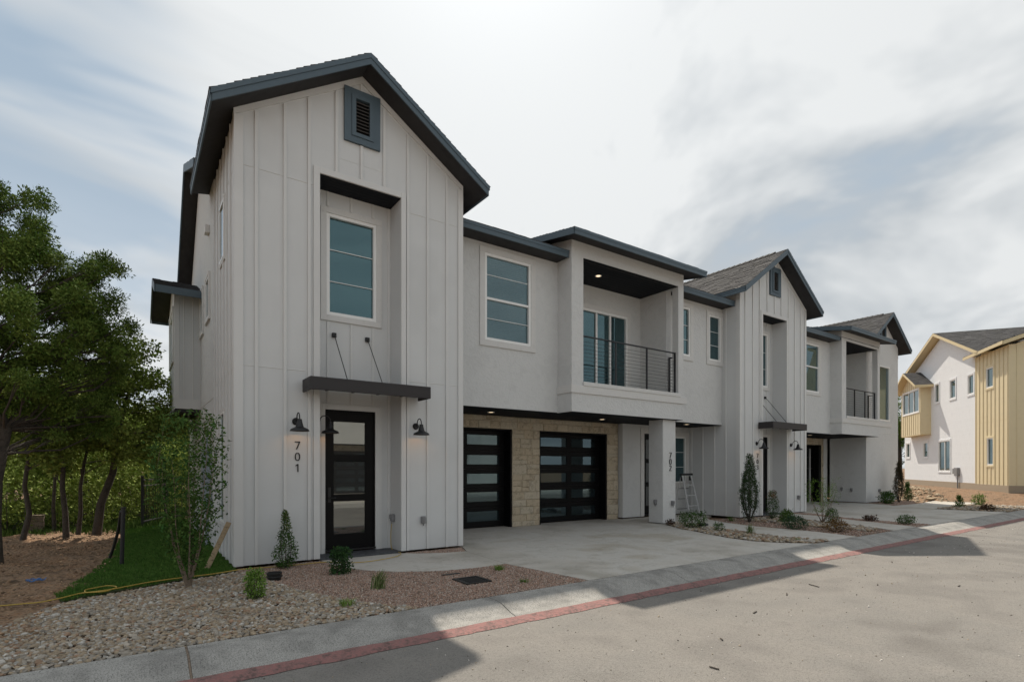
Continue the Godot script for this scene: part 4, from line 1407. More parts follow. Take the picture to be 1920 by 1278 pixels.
func townhouse() -> void:
	var R := thing("townhouse_row", "pale grey board and stucco townhouse row with dark blue eaves", "building", Vector3.ZERO)
	# gabled towers
	var battens := []
	for k in 6: battens.append(-0.38 - 0.39 * k)
	tower(R, {"x0": 0.0, "w": 3.86, "zf": 0.0, "zb": -2.45, "slope": 0.65, "apex": 8.09, "eave_to": -2.75, "ridge_to": -5.2, "cap_from": 0.5, "side_battens": battens, "side_holes": [[-1.58, -1.05, 4.97, 5.93], [-1.46, -0.99, 0.6, 2.42]]})
	window(R, 1, -1.58, -1.05, 4.97, 5.93, 0.0, -1.0, {"trim": 0.06, "proud": 0.024, "frame": 0.04, "set": -0.022, "out": 0.028})
	window(R, 1, -1.46, -0.99, 0.6, 2.42, 0.0, -1.0, {"trim": 0.05, "proud": 0.024, "frame": 0.035, "set": -0.022, "out": 0.028})
	tower(R, {"x0": 13.48, "w": 3.86, "zf": -0.3, "zb": -2.3, "slope": 0.69, "apex": 8.15, "eave_to": -2.4, "ridge_to": -5.0, "cap_from": 0.6, "side_battens": [-0.75, -1.14, -1.56, -1.97]})
	tower(R, {"x0": 24.13, "w": 3.3, "zf": -1.15, "zb": -2.6, "slope": 0.7, "apex": 8.1, "eave_to": -3.0, "ridge_to": -5.0, "cap_from": 0.6, "plain": true, "board": M.stucco, "batten": M.trim, "front_holes": [[24.62, 26.5, 3.56, 5.98]]})
	window(R, 0, 24.62, 26.5, 3.56, 5.98, -1.15, 1.0, {"trim": 0.0, "posts": [25.2], "frame": 0.06, "inside": M.curtain, "deep": 0.35, "out": 0.02})
	var pv := wall_grid(R, "gable_vent", M.fascia, 0, 25.5, 26.06, 6.98, 7.75, -1.149, -1.1, [[25.62, 25.94, 7.1, 7.64]])
	for k in 8:
		var lv := box(pv, "louver", M.soffit, 25.62, 25.94, 7.11 + k * 0.066, 7.122 + k * 0.066, -1.148, -1.105, 0.001)
		lv.rotation_degrees.x = 35.0
	box(pv, "backing", M.black_metal, 25.6, 25.96, 7.08, 7.66, -1.149, -1.1485 + 0.001, 0.0)
	box(R, "belt_band", M.trim, 24.2, 26.7, 3.3, 3.46, -1.149, -1.125)
	box(R, "belt_band", M.trim, 24.2, 27.45, 3.0, 3.03, -1.149, -1.14)

	# gable end beyond the tower
	wall_grid(R, "side_wall", M.stucco, 1, -7.5, -2.452, 0.03, 5.6, -0.02, 0.2, [[-3.5, -2.95, 4.42, 5.22], [-4.62, -4.1, 4.36, 5.26]])
	window(R, 1, -3.5, -2.95, 4.42, 5.22, -0.02, -1.0, {"trim": 0.06, "frame": 0.04, "proud": 0.04, "set": -0.02, "out": 0.03})
	window(R, 1, -4.62, -4.1, 4.36, 5.26, -0.02, -1.0, {"trim": 0.06, "frame": 0.04, "proud": 0.04, "set": -0.02, "out": 0.03})
	extrude(R, "side_wall", M.stucco, 1, [Vector2(-2.452, 5.6), Vector2(-7.5, 5.6), Vector2(-5.07, 7.98), Vector2(-2.452, 7.0)], -0.02, 0.2)
	box(R, "wall_vent", M.trim, -0.1, -0.021, 6.05, 6.2, -3.2, -3.0)
	box(R, "control_joint", M.trim, -0.026, -0.02, 2.79, 2.805, -7.4, -2.47, 0.0)
	wall_grid(R, "rear_wall", M.stucco, 0, 0.0, 27.4, 0.0, 5.6, -7.7, -7.5)
	wall_grid(R, "side_wall", M.stucco, 1, -7.5, -2.6, 0.0, 5.6, 27.2, 27.4)
	extrude(R, "side_wall", M.stucco, 1, [Vector2(-1.3, 5.6), Vector2(-7.5, 5.6), Vector2(-5.07, 7.98), Vector2(-1.3, 6.5)], 27.2, 27.399)
	# bay on the gable end
	var bw := wall_grid(R, "bay_wall", M.board, 0, -0.5, -0.021, 2.77, 5.3, -4.85, -4.7)
	box(bw, "skirt_board", M.batten, -0.52, -0.022, 2.77, 2.98, -4.7, -4.68)
	box(bw, "corner_board", M.batten, -0.52, -0.42, 2.98, 5.3, -4.7, -4.68)
	for x in [-0.335, -0.17]: box(bw, "batten", M.batten, x - 0.012, x + 0.012, 2.98, 5.3, -4.7, -4.683)
	wall_grid(R, "bay_wall", M.board, 1, -6.9, -4.85, 2.77, 5.3, -0.5, -0.35, [[-6.5, -5.2, 3.9, 5.0]])
	window(R, 1, -6.5, -5.2, 3.9, 5.0, -0.5, -1.0, {"trim": 0.07, "deep": 0.3, "posts": [-5.85]})
	box(R, "bay_floor", M.soffit, -0.5, -0.021, 2.7, 2.769, -6.9, -4.7)
	extrude(R, "bay_wall", M.board, 1, [Vector2(-4.7, 5.3), Vector2(-6.9, 5.3), Vector2(-5.8, 5.75)], -0.5, -0.35)
	for s in [-1.0, 1.0]:
		var e: float = -5.8 + s * 1.5
		slab(R, "bay_roof", M.soffit, Vector3(-0.86, 5.24, e), Vector3(-0.02, 5.24, e), Vector3(-0.02, 5.78, -5.8), Vector3(-0.86, 5.78, -5.8), 0.08)
		shingles(R, Vector3(-0.88, 5.25, e), Vector3(-0.02, 5.25, e), Vector3(-0.02, 5.79, -5.8), Vector3(-0.88, 5.79, -5.8))
		box(R, "bay_fascia", M.fascia, -0.86, -0.02, 5.1, 5.25, e + s * 0.001, e + s * 0.025)
		extrude(R, "bay_fascia", M.fascia, 1, [Vector2(e, 5.1), Vector2(e, 5.25), Vector2(-5.8, 5.79), Vector2(-5.8, 5.64)], -0.89, -0.865)
	# main roof
	var rf := holder(R, "main_roof", Vector3(0, 6.4, -0.5))
	var sl := 0.378
	for q in [[3.5, 13.9, -0.47], [17.0, 24.1, -0.7]]:
		var y0: float = 6.45
		var yr: float = 8.2
		slab(rf, "roof_deck", M.soffit, Vector3(q[0], y0, q[2]), Vector3(q[1], y0, q[2]), Vector3(q[1], yr, -5.07), Vector3(q[0], yr, -5.07), 0.1)
		shingles(rf, Vector3(q[0], y0 + 0.01, q[2] + 0.03), Vector3(q[1], y0 + 0.01, q[2] + 0.03), Vector3(q[1], yr + 0.01, -5.07), Vector3(q[0], yr + 0.01, -5.07), 0.18)
	for q in [[3.88, 6.94, -0.47], [11.02, 13.55, -0.47], [17.42, 20.72, -0.7]]:
		box(rf, "eave_fascia", M.fascia, q[0], q[1], 6.31, 6.455, q[2] + 0.001, q[2] + 0.024)
		box(rf, "drip_edge", M.fascia, q[0], q[1], 6.405, 6.463, q[2] + 0.0245, q[2] + 0.034)
		box(rf, "eave_soffit", M.soffit, q[0], q[1], 6.32, 6.345, q[2] - 0.43, q[2])
	slab(rf, "roof_deck", M.soffit, Vector3(-0.3, 7.24, -2.76), Vector3(3.5, 7.24, -2.76), Vector3(3.5, 8.2, -5.07), Vector3(-0.3, 8.2, -5.07), 0.13)
	shingles(rf, Vector3(-0.32, 7.25, -2.7), Vector3(3.5, 7.25, -2.7), Vector3(3.5, 8.21, -5.07), Vector3(-0.32, 8.21, -5.07))
	slab(rf, "roof_deck", M.soffit, Vector3(-0.3, 5.55, -7.82), Vector3(27.7, 5.55, -7.82), Vector3(27.7, 8.2, -5.07), Vector3(-0.3, 8.2, -5.07), 0.13)
	shingles(rf, Vector3(-0.32, 5.56, -7.85), Vector3(6.0, 5.56, -7.85), Vector3(6.0, 8.21, -5.07), Vector3(-0.32, 8.21, -5.07), 0.2)
	slab(rf, "roof_deck", M.soffit, Vector3(24.6, 6.6, -1.2), Vector3(27.6, 6.6, -1.2), Vector3(27.6, 8.2, -5.07), Vector3(24.6, 8.2, -5.07), 0.1)
	slab(rf, "roof_deck", M.soffit, Vector3(13.9, 6.6, -0.9), Vector3(17.0, 6.6, -0.9), Vector3(17.0, 8.19, -5.07), Vector3(13.9, 8.19, -5.07), 0.1)
	extrude(rf, "rake_fascia", M.fascia, 1, [Vector2(-2.7, 7.1), Vector2(-2.7, 7.25), Vector2(-5.07, 8.22), Vector2(-5.07, 8.05)], -0.301, -0.325)
	extrude(rf, "rake_fascia", M.fascia, 1, [Vector2(-7.85, 5.4), Vector2(-7.85, 5.56), Vector2(-5.07, 8.22), Vector2(-5.07, 8.05)], -0.301, -0.325)
	# upper walls
	var zs := -0.88
	wall_grid(R, "upper_wall", M.stucco, 0, 3.87, 13.47, 2.8, 6.33, zs - 0.2, zs, [[4.927, 6.16, 4.245, 6.111], [11.17, 11.93, 4.70, 6.09], [12.82, 13.4, 4.705, 6.066], [7.1, 10.9, 3.0, 6.33]])
	window(R, 0, 4.927, 6.16, 4.245, 6.111, zs, 1.0, {"trim": 0.13, "sash": 5.15, "bars": [4.72, 5.66], "blind": true, "frame": 0.055, "glass": M.clear_glass})
	window(R, 0, 11.17, 11.93, 4.70, 6.09, zs, 1.0, {"trim": 0.13, "bars": [5.17, 5.58], "frame": 0.05})
	window(R, 0, 12.82, 13.4, 4.705, 6.066, zs, 1.0, {"trim": 0.13, "bars": [5.17, 5.58], "frame": 0.05})
	balcony(R, 6.96, 10.98, -0.38, zs, -1.73, 2.79)
	wall_grid(R, "upper_wall", M.stucco, 0, 17.4, 24.2, 2.8, 6.33, -1.3, -1.1, [[18.3, 19.98, 4.3, 6.1], [21.2, 24.2, 3.0, 6.33]])
	window(R, 0, 18.3, 19.98, 4.3, 6.1, -1.1, 1.0, {"trim": 0.11, "sash": 5.25, "frame": 0.06})
	balcony(R, 20.85, 24.24, -0.68, -1.1, -2.2, 2.79)
	# soffits over the drives
	var so := holder(R, "drive_soffit", Vector3(3.87, 2.79, -0.9))
	for k in 10:
		var z0 := -2.24 + k * 0.135
		box(so, "board", M.dark_plank, 3.87, 13.56, 2.785, 2.8, z0, z0 + 0.132, 0.004)
	box(so, "deck", M.dark_plank, 3.87, 13.56, 2.801, 2.83, -2.5, -1.09, 0.0)
	box(so, "deck", M.dark_plank, 7.0, 10.95, 2.78, 2.789, -0.9, -0.385, 0.0)
	for k in 12:
		var z0 := -2.7 + k * 0.135
		box(so, "board", M.dark_plank, 17.4, 24.13, 2.785, 2.8, z0, z0 + 0.132, 0.004)
	box(so, "deck", M.dark_plank, 20.9, 24.13, 2.78, 2.789, -1.09, -0.69, 0.0)
	# garage fronts
	stones(R, [[3.87, 10.42, 2.47, 2.785], [6.62, 7.5, 0.0, 2.47], [9.97, 10.42, 0.0, 2.47], [3.87, 4.0, 0.0, 2.47]], -2.25)
	var rows := [[2.065, 2.335], [1.57, 1.83], [1.09, 1.365], [0.64, 0.905], [0.15, 0.425]]
	garage_door(R, 4.0, 6.62, 2.47, -2.55, [[4.15, 5.25], [5.46, 6.44]], rows)
	garage_door(R, 7.5, 9.97, 2.47, -2.55, [[7.66, 8.70], [8.85, 9.80]], rows)
	for q in [[6.57, 6.619], [7.501, 7.54], [9.92, 9.969]]:
		box(R, "door_jamb", M.black_door, q[0], q[1], 0.0, 2.47, -2.54, -2.262, 0.002)
	for q in [[4.0, 6.62], [7.5, 9.97]]:
		box(R, "door_jamb", M.black_door, q[0], q[1], 2.43, 2.469, -2.54, -2.262, 0.002)
	# entry of the middle unit
	wall_grid(R, "entry_wall", M.stucco, 0, 10.45, 13.57, 0.04, 2.785, -2.3, -2.1, [[11.35, 12.3, 0.04, 2.53], [12.78, 13.34, 1.02, 2.48]])
	wall_grid(R, "entry_wall", M.stucco, 1, -2.5, -2.3, 0.04, 2.785, 10.45, 10.6)
	for q in [[11.2, 11.35, 0.04, 2.7], [12.3, 12.45, 0.04, 2.7], [11.35, 12.3, 2.53, 2.7]]:
		box(R, "door_trim", M.trim, q[0], q[1], q[2], q[3], -2.099, -2.07)
	front_door(R, 11.38, 12.27, 0.09, 2.5, -2.13, [[0.33, 0.94], [1.05, 1.65], [1.76, 2.37]])
	window(R, 0, 12.78, 13.34, 1.02, 2.48, -2.1, 1.0, {"trim": 0.14, "bars": [1.52, 1.99], "frame": 0.045})
	box(R, "column", M.stucco, 10.27, 10.79, 0.02, 2.785, -0.98, -0.49, 0.012)
	# drive of the third unit
	stones(R, [[17.42, 23.8, 2.5, 2.785], [23.62, 23.8, 0.0, 2.5]], -2.72)
	box(R, "entry_wall", M.stucco, 23.8, 24.13, 0.0, 2.785, -3.0, -2.71)
	garage_door(R, 18.6, 23.62, 2.5, -3.0, [[18.9, 20.9], [21.2, 22.4]], rows)
	box(R, "door_jamb", M.black_door, 23.4, 23.619, 0.0, 2.499, -2.99, -2.73)
	box(R, "door_track", M.white_metal, 22.88, 22.93, 0.0, 2.33, -2.9, -2.85)
	box(R, "entry_wall", M.stucco, 17.42, 18.6, 0.0, 2.5, -3.0, -2.73)
	# back of the upper floor so that no sky shows through
	box(R, "floor_slab", M.room, 0.2, 27.2, 2.86, 2.95, -7.4, -1.35, 0.0)

func _ready() -> void:
	rng.seed = 20240611
	# camera: level lens raised by shift, as an architectural photograph is taken
	var cam := Camera3D.new()
	cam.name = "camera"
	add_child(cam)
	cam.position = Vector3(-1.237, 1.5, 8.927)
	cam.rotation = Vector3(0, -deg_to_rad(35.067), 0)
	cam.projection = Camera3D.PROJECTION_FRUSTUM
	cam.near = 0.05
	cam.far = 1500.0
	cam.size = 0.05 * 1278.0 / 1012.9
	cam.frustum_offset = Vector2(0, 0.05 * 237.5 / 1012.9)
	cam.current = true
	# sun behind the roofs, thin cloud
	var az := deg_to_rad(33.5)
	var el := deg_to_rad(51.0)
	var to_sun := Vector3(sin(az) * cos(el), sin(el), -cos(az) * cos(el))
	var sun := DirectionalLight3D.new()
	sun.name = "sun"
	add_child(sun)
	sun.basis = Basis.looking_at(-to_sun, Vector3.UP)
	sun.light_energy = 1.3
	sun.light_color = Color(1.0, 0.955, 0.89)
	sun.light_angular_distance = 0.7
	sun.shadow_enabled = true
	var env := Environment.new()
	env.background_mode = Environment.BG_SKY
	var sky := Sky.new()
	var ps := PanoramaSkyMaterial.new()
	ps.panorama = ImageTexture.create_from_image(sky_image(to_sun))
	sky.sky_material = ps
	env.sky = sky
	env.tonemap_mode = Environment.TONE_MAPPER_LINEAR
	env.tonemap_exposure = 1.32
	env.sdfgi_enabled = true
	env.ssao_enabled = true
	env.ssil_enabled = true
	var we := WorldEnvironment.new()
	we.name = "world_environment"
	we.environment = env
	add_child(we)

	make_materials()
	lay_ground()
	townhouse()
	yellow_house()
	opposite_house()
	plant_trees()
	plant_beds()
	small_things()

func lay_ground() -> void:
	# one sheet of bare earth out to the horizon
	var xs := [-600.0, -200.0, -80.0, -40.0, -20.0, -12.0, -8.0]
	var x := -6.0
	while x < -0.1:
		xs.append(x)
		x += 0.12
	for q in [0.0, 6.0, 14.0, 24.0, 27.0, 28.0, 29.0, 30.0, 31.0, 32.0, 34.0, 38.0, 44.0, 60.0, 120.0, 300.0, 700.0]: xs.append(q)
	var zs := [-700.0, -250.0, -100.0, -50.0, -25.0, -14.0, -11.0]
	var z := -9.0
	while z < 3.45:
		zs.append(z)
		z += 0.12
	for q in [3.5, 3.56, 8.0, 14.0, 30.0, 80.0, 300.0, 700.0]: zs.append(q)
	var f := FastNoiseLite.new()
	f.seed = 3
	f.frequency = 0.9
	f.fractal_octaves = 4
	var st := SurfaceTool.new()
	st.begin(Mesh.PRIMITIVE_TRIANGLES)
	st.set_smooth_group(0)
	var P := func(i: int, j: int) -> Vector3:
		var px: float = xs[i]
		var pz: float = zs[j]
		var y := ground_y(px, pz)
		if px < -1.3 and px > -6.5 and pz < 1.0 + 0.3 * px + 1.0 and pz > -9.5: y += f.get_noise_2d(px, pz) * 0.11 + 0.015
		return Vector3(px, y, pz)
	for i in xs.size() - 1:
		for j in zs.size() - 1:
			var a: Vector3 = P.call(i, j)
			var b: Vector3 = P.call(i + 1, j)
			var d: Vector3 = P.call(i + 1, j + 1)
			var e: Vector3 = P.call(i, j + 1)
			for v in [a, b, d, a, d, e]: st.add_vertex(v)
	st.generate_normals()
	var g := part(self, "ground", st.commit(), M.dirt)
	g.set_meta("kind", "structure")

	# road
	sheet("road", [Vector2(-80, 4.34), Vector2(27, 4.34), Vector2(27, 60), Vector2(20, 60), Vector2(20, 11.6), Vector2(-80, 11.6)], -0.12, M.asphalt, 0.06)
	# kerb sections
	for side in [0, 1]:
		var K := structure("kerb")
		var prof := [Vector2(3.62, -0.2), Vector2(3.62, -0.006), Vector2(3.635, 0.0), Vector2(3.84, -0.002), Vector2(3.93, -0.016), Vector2(4.02, -0.048), Vector2(4.11, -0.078), Vector2(4.2, -0.094), Vector2(4.36, -0.108), Vector2(4.37, -0.2)]
		for k in range(-6, 9):
			var a := -0.87 + 3.0 * k + 0.006
			var b := a + 3.0 - 0.012
			if k == -1: b -= 0.008
			var mb := MB.new()
			var pr := []
			for q in prof: pr.append(q if side == 0 else Vector2(15.97 - q.x, q.y))
			for i in pr.size() - 1:
				var p0: Vector2 = pr[i]
				var p1: Vector2 = pr[i + 1]
				var e := (p1 - p0).normalized()
				var nr := Vector3(0, e.x, -e.y) * (1.0 if side == 0 else -1.0)
				mb.quad(Vector3(0, p0.y, p0.x), Vector3(b - a, p0.y, p0.x), Vector3(b - a, p1.y, p1.x), Vector3(0, p1.y, p1.x), nr)
			for q in [0.0, b - a]:
				for i in range(1, pr.size() - 1):
					mb.tri(Vector3(q, pr[0].y, pr[0].x), Vector3(q, pr[i].y, pr[i].x), Vector3(q, pr[i + 1].y, pr[i + 1].x), Vector3(-1 if q == 0.0 else 1, 0, 0))
			part(K, "kerb_section", mb.mesh(), M.kerb_concrete, Vector3(a, 0, 0))
		if side == 0:
			var strip := []
			for q in prof: strip.append(Vector2(q.x, q.y - 0.006))
			extrude(K, "joint_strip", M.bark_pale, 1, strip, -0.882, -0.866)
		var fill := MB.new()
		fill.box(Vector3(0, -0.2, 0), Vector3(46, -0.125, 0.7))
		part(K, "joint_bed", fill.mesh(), M.soil, Vector3(-19, 0, 3.64 if side == 0 else 11.62))
	# red fire lane stripe painted along the gutter
	var rp := MB.new()
	var fn := FastNoiseLite.new()
	fn.seed = 8
	fn.frequency = 2.2
	var px := -19.0
	while px < 25.0:
		var nx := px + 0.06
		var q := []
		for e in [px, nx]:
			var lo := 4.215 + fn.get_noise_2d(e, 0.0) * 0.02
			var hi := 4.372 + fn.get_noise_2d(e, 50.0) * 0.03
			q.append([lo, minf(hi, 4.36), maxf(hi, 4.362)])
		var yy := func(zz: float) -> float: return lerpf(-0.0945, -0.108, clampf((zz - 4.215) / 0.145, 0, 1)) + 0.005
		rp.quad(Vector3(px, yy.call(q[0][0]), q[0][0]), Vector3(nx, yy.call(q[1][0]), q[1][0]), Vector3(nx, yy.call(q[1][1]), q[1][1]), Vector3(px, yy.call(q[0][1]), q[0][1]), Vector3(0, 1, 0.1).normalized())
		rp.quad(Vector3(px, yy.call(q[0][1]), q[0][1]), Vector3(nx, yy.call(q[1][1]), q[1][1]), Vector3(nx, -0.1155, q[1][2] + 0.012), Vector3(px, -0.1155, q[0][2] + 0.012), Vector3(0, 1, 0.1).normalized())
		px = nx
	part(self, "road_marking", rp.mesh(), M.red_paint).set_meta("kind", "structure")
	# grit on the road
	var xf := []
	var cs := []
	for i in 1700:
		var s := rng.randf_range(0.003, 0.009) * (1.8 if rng.randf() < 0.04 else 1.0)
		xf.append(Transform3D(Basis.from_euler(Vector3(rng.randf() * 6, rng.randf() * 6, 0)) * Basis.from_scale(Vector3(s, s * 0.6, s * 1.3)), Vector3(rng.randf_range(-3, 22), -0.119, 4.4 + 4.6 * rng.randf())))
		var w := rng.randf()
		cs.append(Color(0.55, 0.52, 0.48) if w < 0.25 else (Color(0.1, 0.085, 0.07) if w < 0.5 else Color(0.3, 0.25, 0.19)))
	many(self, "road_grit", pebble_mesh(78, 3, 5), M.pebble, xf, cs)

	# concrete
	var D := structure("driveway")
	var dl := [Vector2(3.88, -2.56), Vector2(3.88, 0.02), Vector2(3.68, 0.5), Vector2(3.56, 1.22)]
	sheet("slab", [Vector2(3.88, -2.56), Vector2(6.4, -2.56), Vector2(6.4, 0.5), Vector2(3.68, 0.5), Vector2(3.88, 0.02)], 0.0, M.concrete, 0.1, D)
	sheet("slab", [Vector2(6.41, -2.56), Vector2(10.44, -2.56), Vector2(10.44, -0.55), Vector2(10.26, -0.4), Vector2(9.75, 0.5), Vector2(6.41, 0.5)], 0.0, M.concrete, 0.1, D)
	sheet("slab", [Vector2(3.67, 0.51), Vector2(6.4, 0.51), Vector2(6.4, 3.615), Vector2(3.75, 3.615), Vector2(3.545, 1.93)], 0.0, M.concrete, 0.1, D)
	sheet("slab", [Vector2(6.41, 0.51), Vector2(9.74, 0.51), Vector2(9.6, 1.0), Vector2(9.4, 1.5), Vector2(9.16, 2.2), Vector2(9.14, 2.74), Vector2(9.36, 3.18), Vector2(9.83, 3.615), Vector2(6.41, 3.615)], 0.0, M.concrete, 0.1, D)
	var D2 := structure("driveway")
	sheet("slab", [Vector2(17.42, -3.0), Vector2(24.12, -3.0), Vector2(24.12, -1.15), Vector2(23.9, -0.35), Vector2(23.3, 0.14), Vector2(17.42, 0.14)], 0.0, M.concrete, 0.1, D2)
	sheet("slab", [Vector2(17.42, 0.15), Vector2(23.3, 0.15), Vector2(22.6, 1.7), Vector2(22.9, 3.615), Vector2(16.1, 3.615), Vector2(16.05, 2.9), Vector2(16.31, 1.47), Vector2(16.95, 0.19)], 0.0, M.concrete, 0.1, D2)
	sheet("slab", [Vector2(16.97, 0.14), Vector2(17.41, 0.14), Vector2(17.41, -0.3), Vector2(17.0, -0.3)], 0.0, M.concrete, 0.1, D2)
	sheet("slab", [Vector2(23.31, 0.16), Vector2(25.5, 0.22), Vector2(29.5, -0.2), Vector2(29.5, 1.5), Vector2(26.5, 1.55), Vector2(22.65, 1.66)], 0.002, M.concrete, 0.1, D2)
	var Wk := structure("walkway")
	sheet("slab", [Vector2(1.26, 0.0), Vector2(2.62, 0.0), Vector2(2.85, 0.22), Vector2(3.25, 0.42), Vector2(3.67, 0.5), Vector2(3.535, 1.93), Vector2(3.1, 1.97), Vector2(2.5, 1.9), Vector2(1.95, 1.62), Vector2(1.6, 1.28), Vector2(1.4, 0.9), Vector2(1.3, 0.5)], -0.002, M.concrete, 0.1, Wk)
	sheet("slab", [Vector2(10.45, -2.1), Vector2(13.56, -2.1), Vector2(13.56, -1.3), Vector2(12.7, -1.0), Vector2(12.4, -0.56), Vector2(10.8, -0.56), Vector2(10.8, -0.99), Vector2(10.45, -0.99)], 0.012, M.concrete, 0.1, Wk)
	sheet("slab", [Vector2(10.95, -0.55), Vector2(12.36, -0.55), Vector2(11.96, 0.32), Vector2(11.77, 1.2), Vector2(11.84, 2.0), Vector2(11.82, 2.8), Vector2(11.65, 3.615), Vector2(10.44, 3.615), Vector2(10.33, 3.2), Vector2(10.24, 2.72), Vector2(10.34, 2.06), Vector2(10.54, 1.24), Vector2(10.73, 0.47)], 0.006, M.concrete, 0.1, Wk)
	sheet("slab", [Vector2(15.1, -0.3), Vector2(16.34, -0.3), Vector2(16.19, 0.56), Vector2(15.64, 1.75), Vector2(15.36, 2.7), Vector2(14.98, 3.615), Vector2(13.6, 3.615), Vector2(13.9, 3.25), Vector2(14.25, 2.34), Vector2(14.41, 1.59), Vector2(14.79, 0.66)], 0.006, M.concrete, 0.1, Wk)
	sheet("slab", [Vector2(14.8, -0.79), Vector2(16.2, -0.79), Vector2(16.2, -0.305), Vector2(14.8, -0.305)], 0.03, M.slate, 0.1, Wk)
	sheet("slab", [Vector2(1.24, -0.49), Vector2(2.62, -0.49), Vector2(2.62, -0.005), Vector2(1.24, -0.005)], 0.035, M.slate, 0.1, Wk)
	sheet("opposite_driveway", [Vector2(-20, 12.36), Vector2(40, 12.36), Vector2(40, 21), Vector2(-20, 21)], 0.0, M.concrete, 0.1)

	# lawn
	var lawn := [Vector2(-1.97, 0.68), Vector2(-1.8, -0.2), Vector2(-1.64, -1.26), Vector2(-1.5, -3.26), Vector2(-1.42, -5.5), Vector2(-1.3, -9.0), Vector2(0.3, -9.0), Vector2(0.3, -7.72), Vector2(-0.025, -7.72), Vector2(-0.025, 0.2), Vector2(-0.3, 0.42), Vector2(-0.7, 0.52), Vector2(-1.14, 0.74), Vector2(-1.48, 0.88), Vector2(-1.87, 1.1)]
	var L := structure("lawn")
	sheet("turf", lawn, 0.015, M.lawn_base, 0.1, L)
	grass_field(L, lawn, 16000, 0.012, 0.042, Color(0.05, 0.125, 0.02), Color(0.105, 0.185, 0.04))
	var weeds := [Vector2(-7, -6.8), Vector2(-1.4, -6.6), Vector2(-0.2, -8.2), Vector2(1.0, -22), Vector2(-9, -22)]
	var ug := structure("undergrowth")
	grass_field(ug, weeds, 9000, -0.03, 0.16, Color(0.05, 0.1, 0.02), Color(0.13, 0.19, 0.05))

	# river stone bed
	var rock := [Vector2(-2.9, 3.6), Vector2(-2.5, 2.78), Vector2(-2.25, 1.89), Vector2(-1.9, 1.15), Vector2(-1.48, 0.92), Vector2(-1.14, 0.78), Vector2(-0.7, 0.56), Vector2(-0.3, 0.45), Vector2(-0.02, 0.22), Vector2(0.06, 0.3), Vector2(0.1, 0.75), Vector2(0.28, 1.22), Vector2(0.42, 1.9), Vector2(0.62, 2.5), Vector2(0.95, 3.15), Vector2(1.3, 3.6)]
	var rb := structure("river_stone_bed")
	sheet("soil", rock, -0.02, M.soil, 0.08, rb)
	rocks(rb, rock, 17000, -0.014, 0.010, 0.0225, 300, Vector3(-1.24, 0, 5.5))
	var gp := [Vector2(0.0, 0.02), Vector2(1.24, 0.02), Vector2(1.29, 0.5), Vector2(1.39, 0.9), Vector2(1.59, 1.29), Vector2(1.94, 1.63), Vector2(2.5, 1.91), Vector2(3.1, 1.98), Vector2(3.54, 1.94), Vector2(3.74, 3.6), Vector2(1.25, 3.6), Vector2(0.9, 3.15), Vector2(0.58, 2.5), Vector2(0.38, 1.9), Vector2(0.24, 1.22), Vector2(0.06, 0.75), Vector2(0.02, 0.3)]
	var gb := structure("gravel_bed")
	sheet("gravel_base", gp, -0.015, M.gravel_base, 0.08, gb)
	gravel(gb, gp, 46000, -0.012, 0.0085)
	var g2 := [Vector2(2.66, 0.02), Vector2(3.84, 0.02), Vector2(3.66, 0.48), Vector2(3.26, 0.4), Vector2(2.88, 0.2)]
	sheet("gravel_base", g2, -0.015, M.gravel_base, 0.08, gb)
	gravel(gb, g2, 2600, -0.012, 0.0085)
	var sa := [Vector2(10.3, -0.42), Vector2(10.8, -0.5), Vector2(10.93, -0.5), Vector2(10.7, 0.47), Vector2(10.51, 1.24), Vector2(10.31, 2.06), Vector2(10.21, 2.72), Vector2(10.3, 3.2), Vector2(10.4, 3.6), Vector2(9.86, 3.6), Vector2(9.4, 3.18), Vector2(9.18, 2.74), Vector2(9.2, 2.2), Vector2(9.44, 1.5), Vector2(9.64, 1.0), Vector2(9.78, 0.5)]
	var sb := [Vector2(12.4, -0.5), Vector2(13.5, -0.5), Vector2(13.52, -0.27), Vector2(15.06, -0.27), Vector2(14.75, 0.66), Vector2(14.37, 1.59), Vector2(14.21, 2.34), Vector2(13.86, 3.25), Vector2(13.56, 3.6), Vector2(11.7, 3.6), Vector2(11.86, 2.8), Vector2(11.88, 2.0), Vector2(11.81, 1.2), Vector2(12.0, 0.32)]
	var sbr := [Vector2(13.0, 0.0), Vector2(14.9, 0.2), Vector2(14.3, 1.7), Vector2(13.8, 3.2), Vector2(12.9, 3.4), Vector2(12.9, 2.0)]
	var sc := [Vector2(16.38, -0.27), Vector2(16.94, -0.27), Vector2(16.92, 0.19), Vector2(16.28, 1.47), Vector2(16.02, 2.9), Vector2(16.06, 3.6), Vector2(15.04, 3.6), Vector2(15.4, 2.7), Vector2(15.68, 1.75), Vector2(16.23, 0.56)]
	var sd := [Vector2(24.13, -1.12), Vector2(23.95, -0.35), Vector2(23.35, 0.13), Vector2(25.5, 0.19), Vector2(28.0, -0.75), Vector2(27.4, -1.12)]
	var se := [Vector2(22.7, 1.7), Vector2(26.5, 1.6), Vector2(27.2, 3.6), Vector2(22.95, 3.6)]
	for q in [["stone", sa], ["gravel", sb], ["gravel", sc], ["gravel", sd], ["stone", se]]:
		var bd := structure("planting_bed")
		sheet("soil", q[1], -0.01, M.gravel_base, 0.08, bd)
		if q[0] == "stone": rocks(bd, q[1], 1500, 0.0, 0.02, 0.04)
		else: gravel(bd, q[1], 7000, -0.008, 0.012)
		if q[1] == sb: rocks(bd, sbr, 1500, 0.0, 0.02, 0.042)

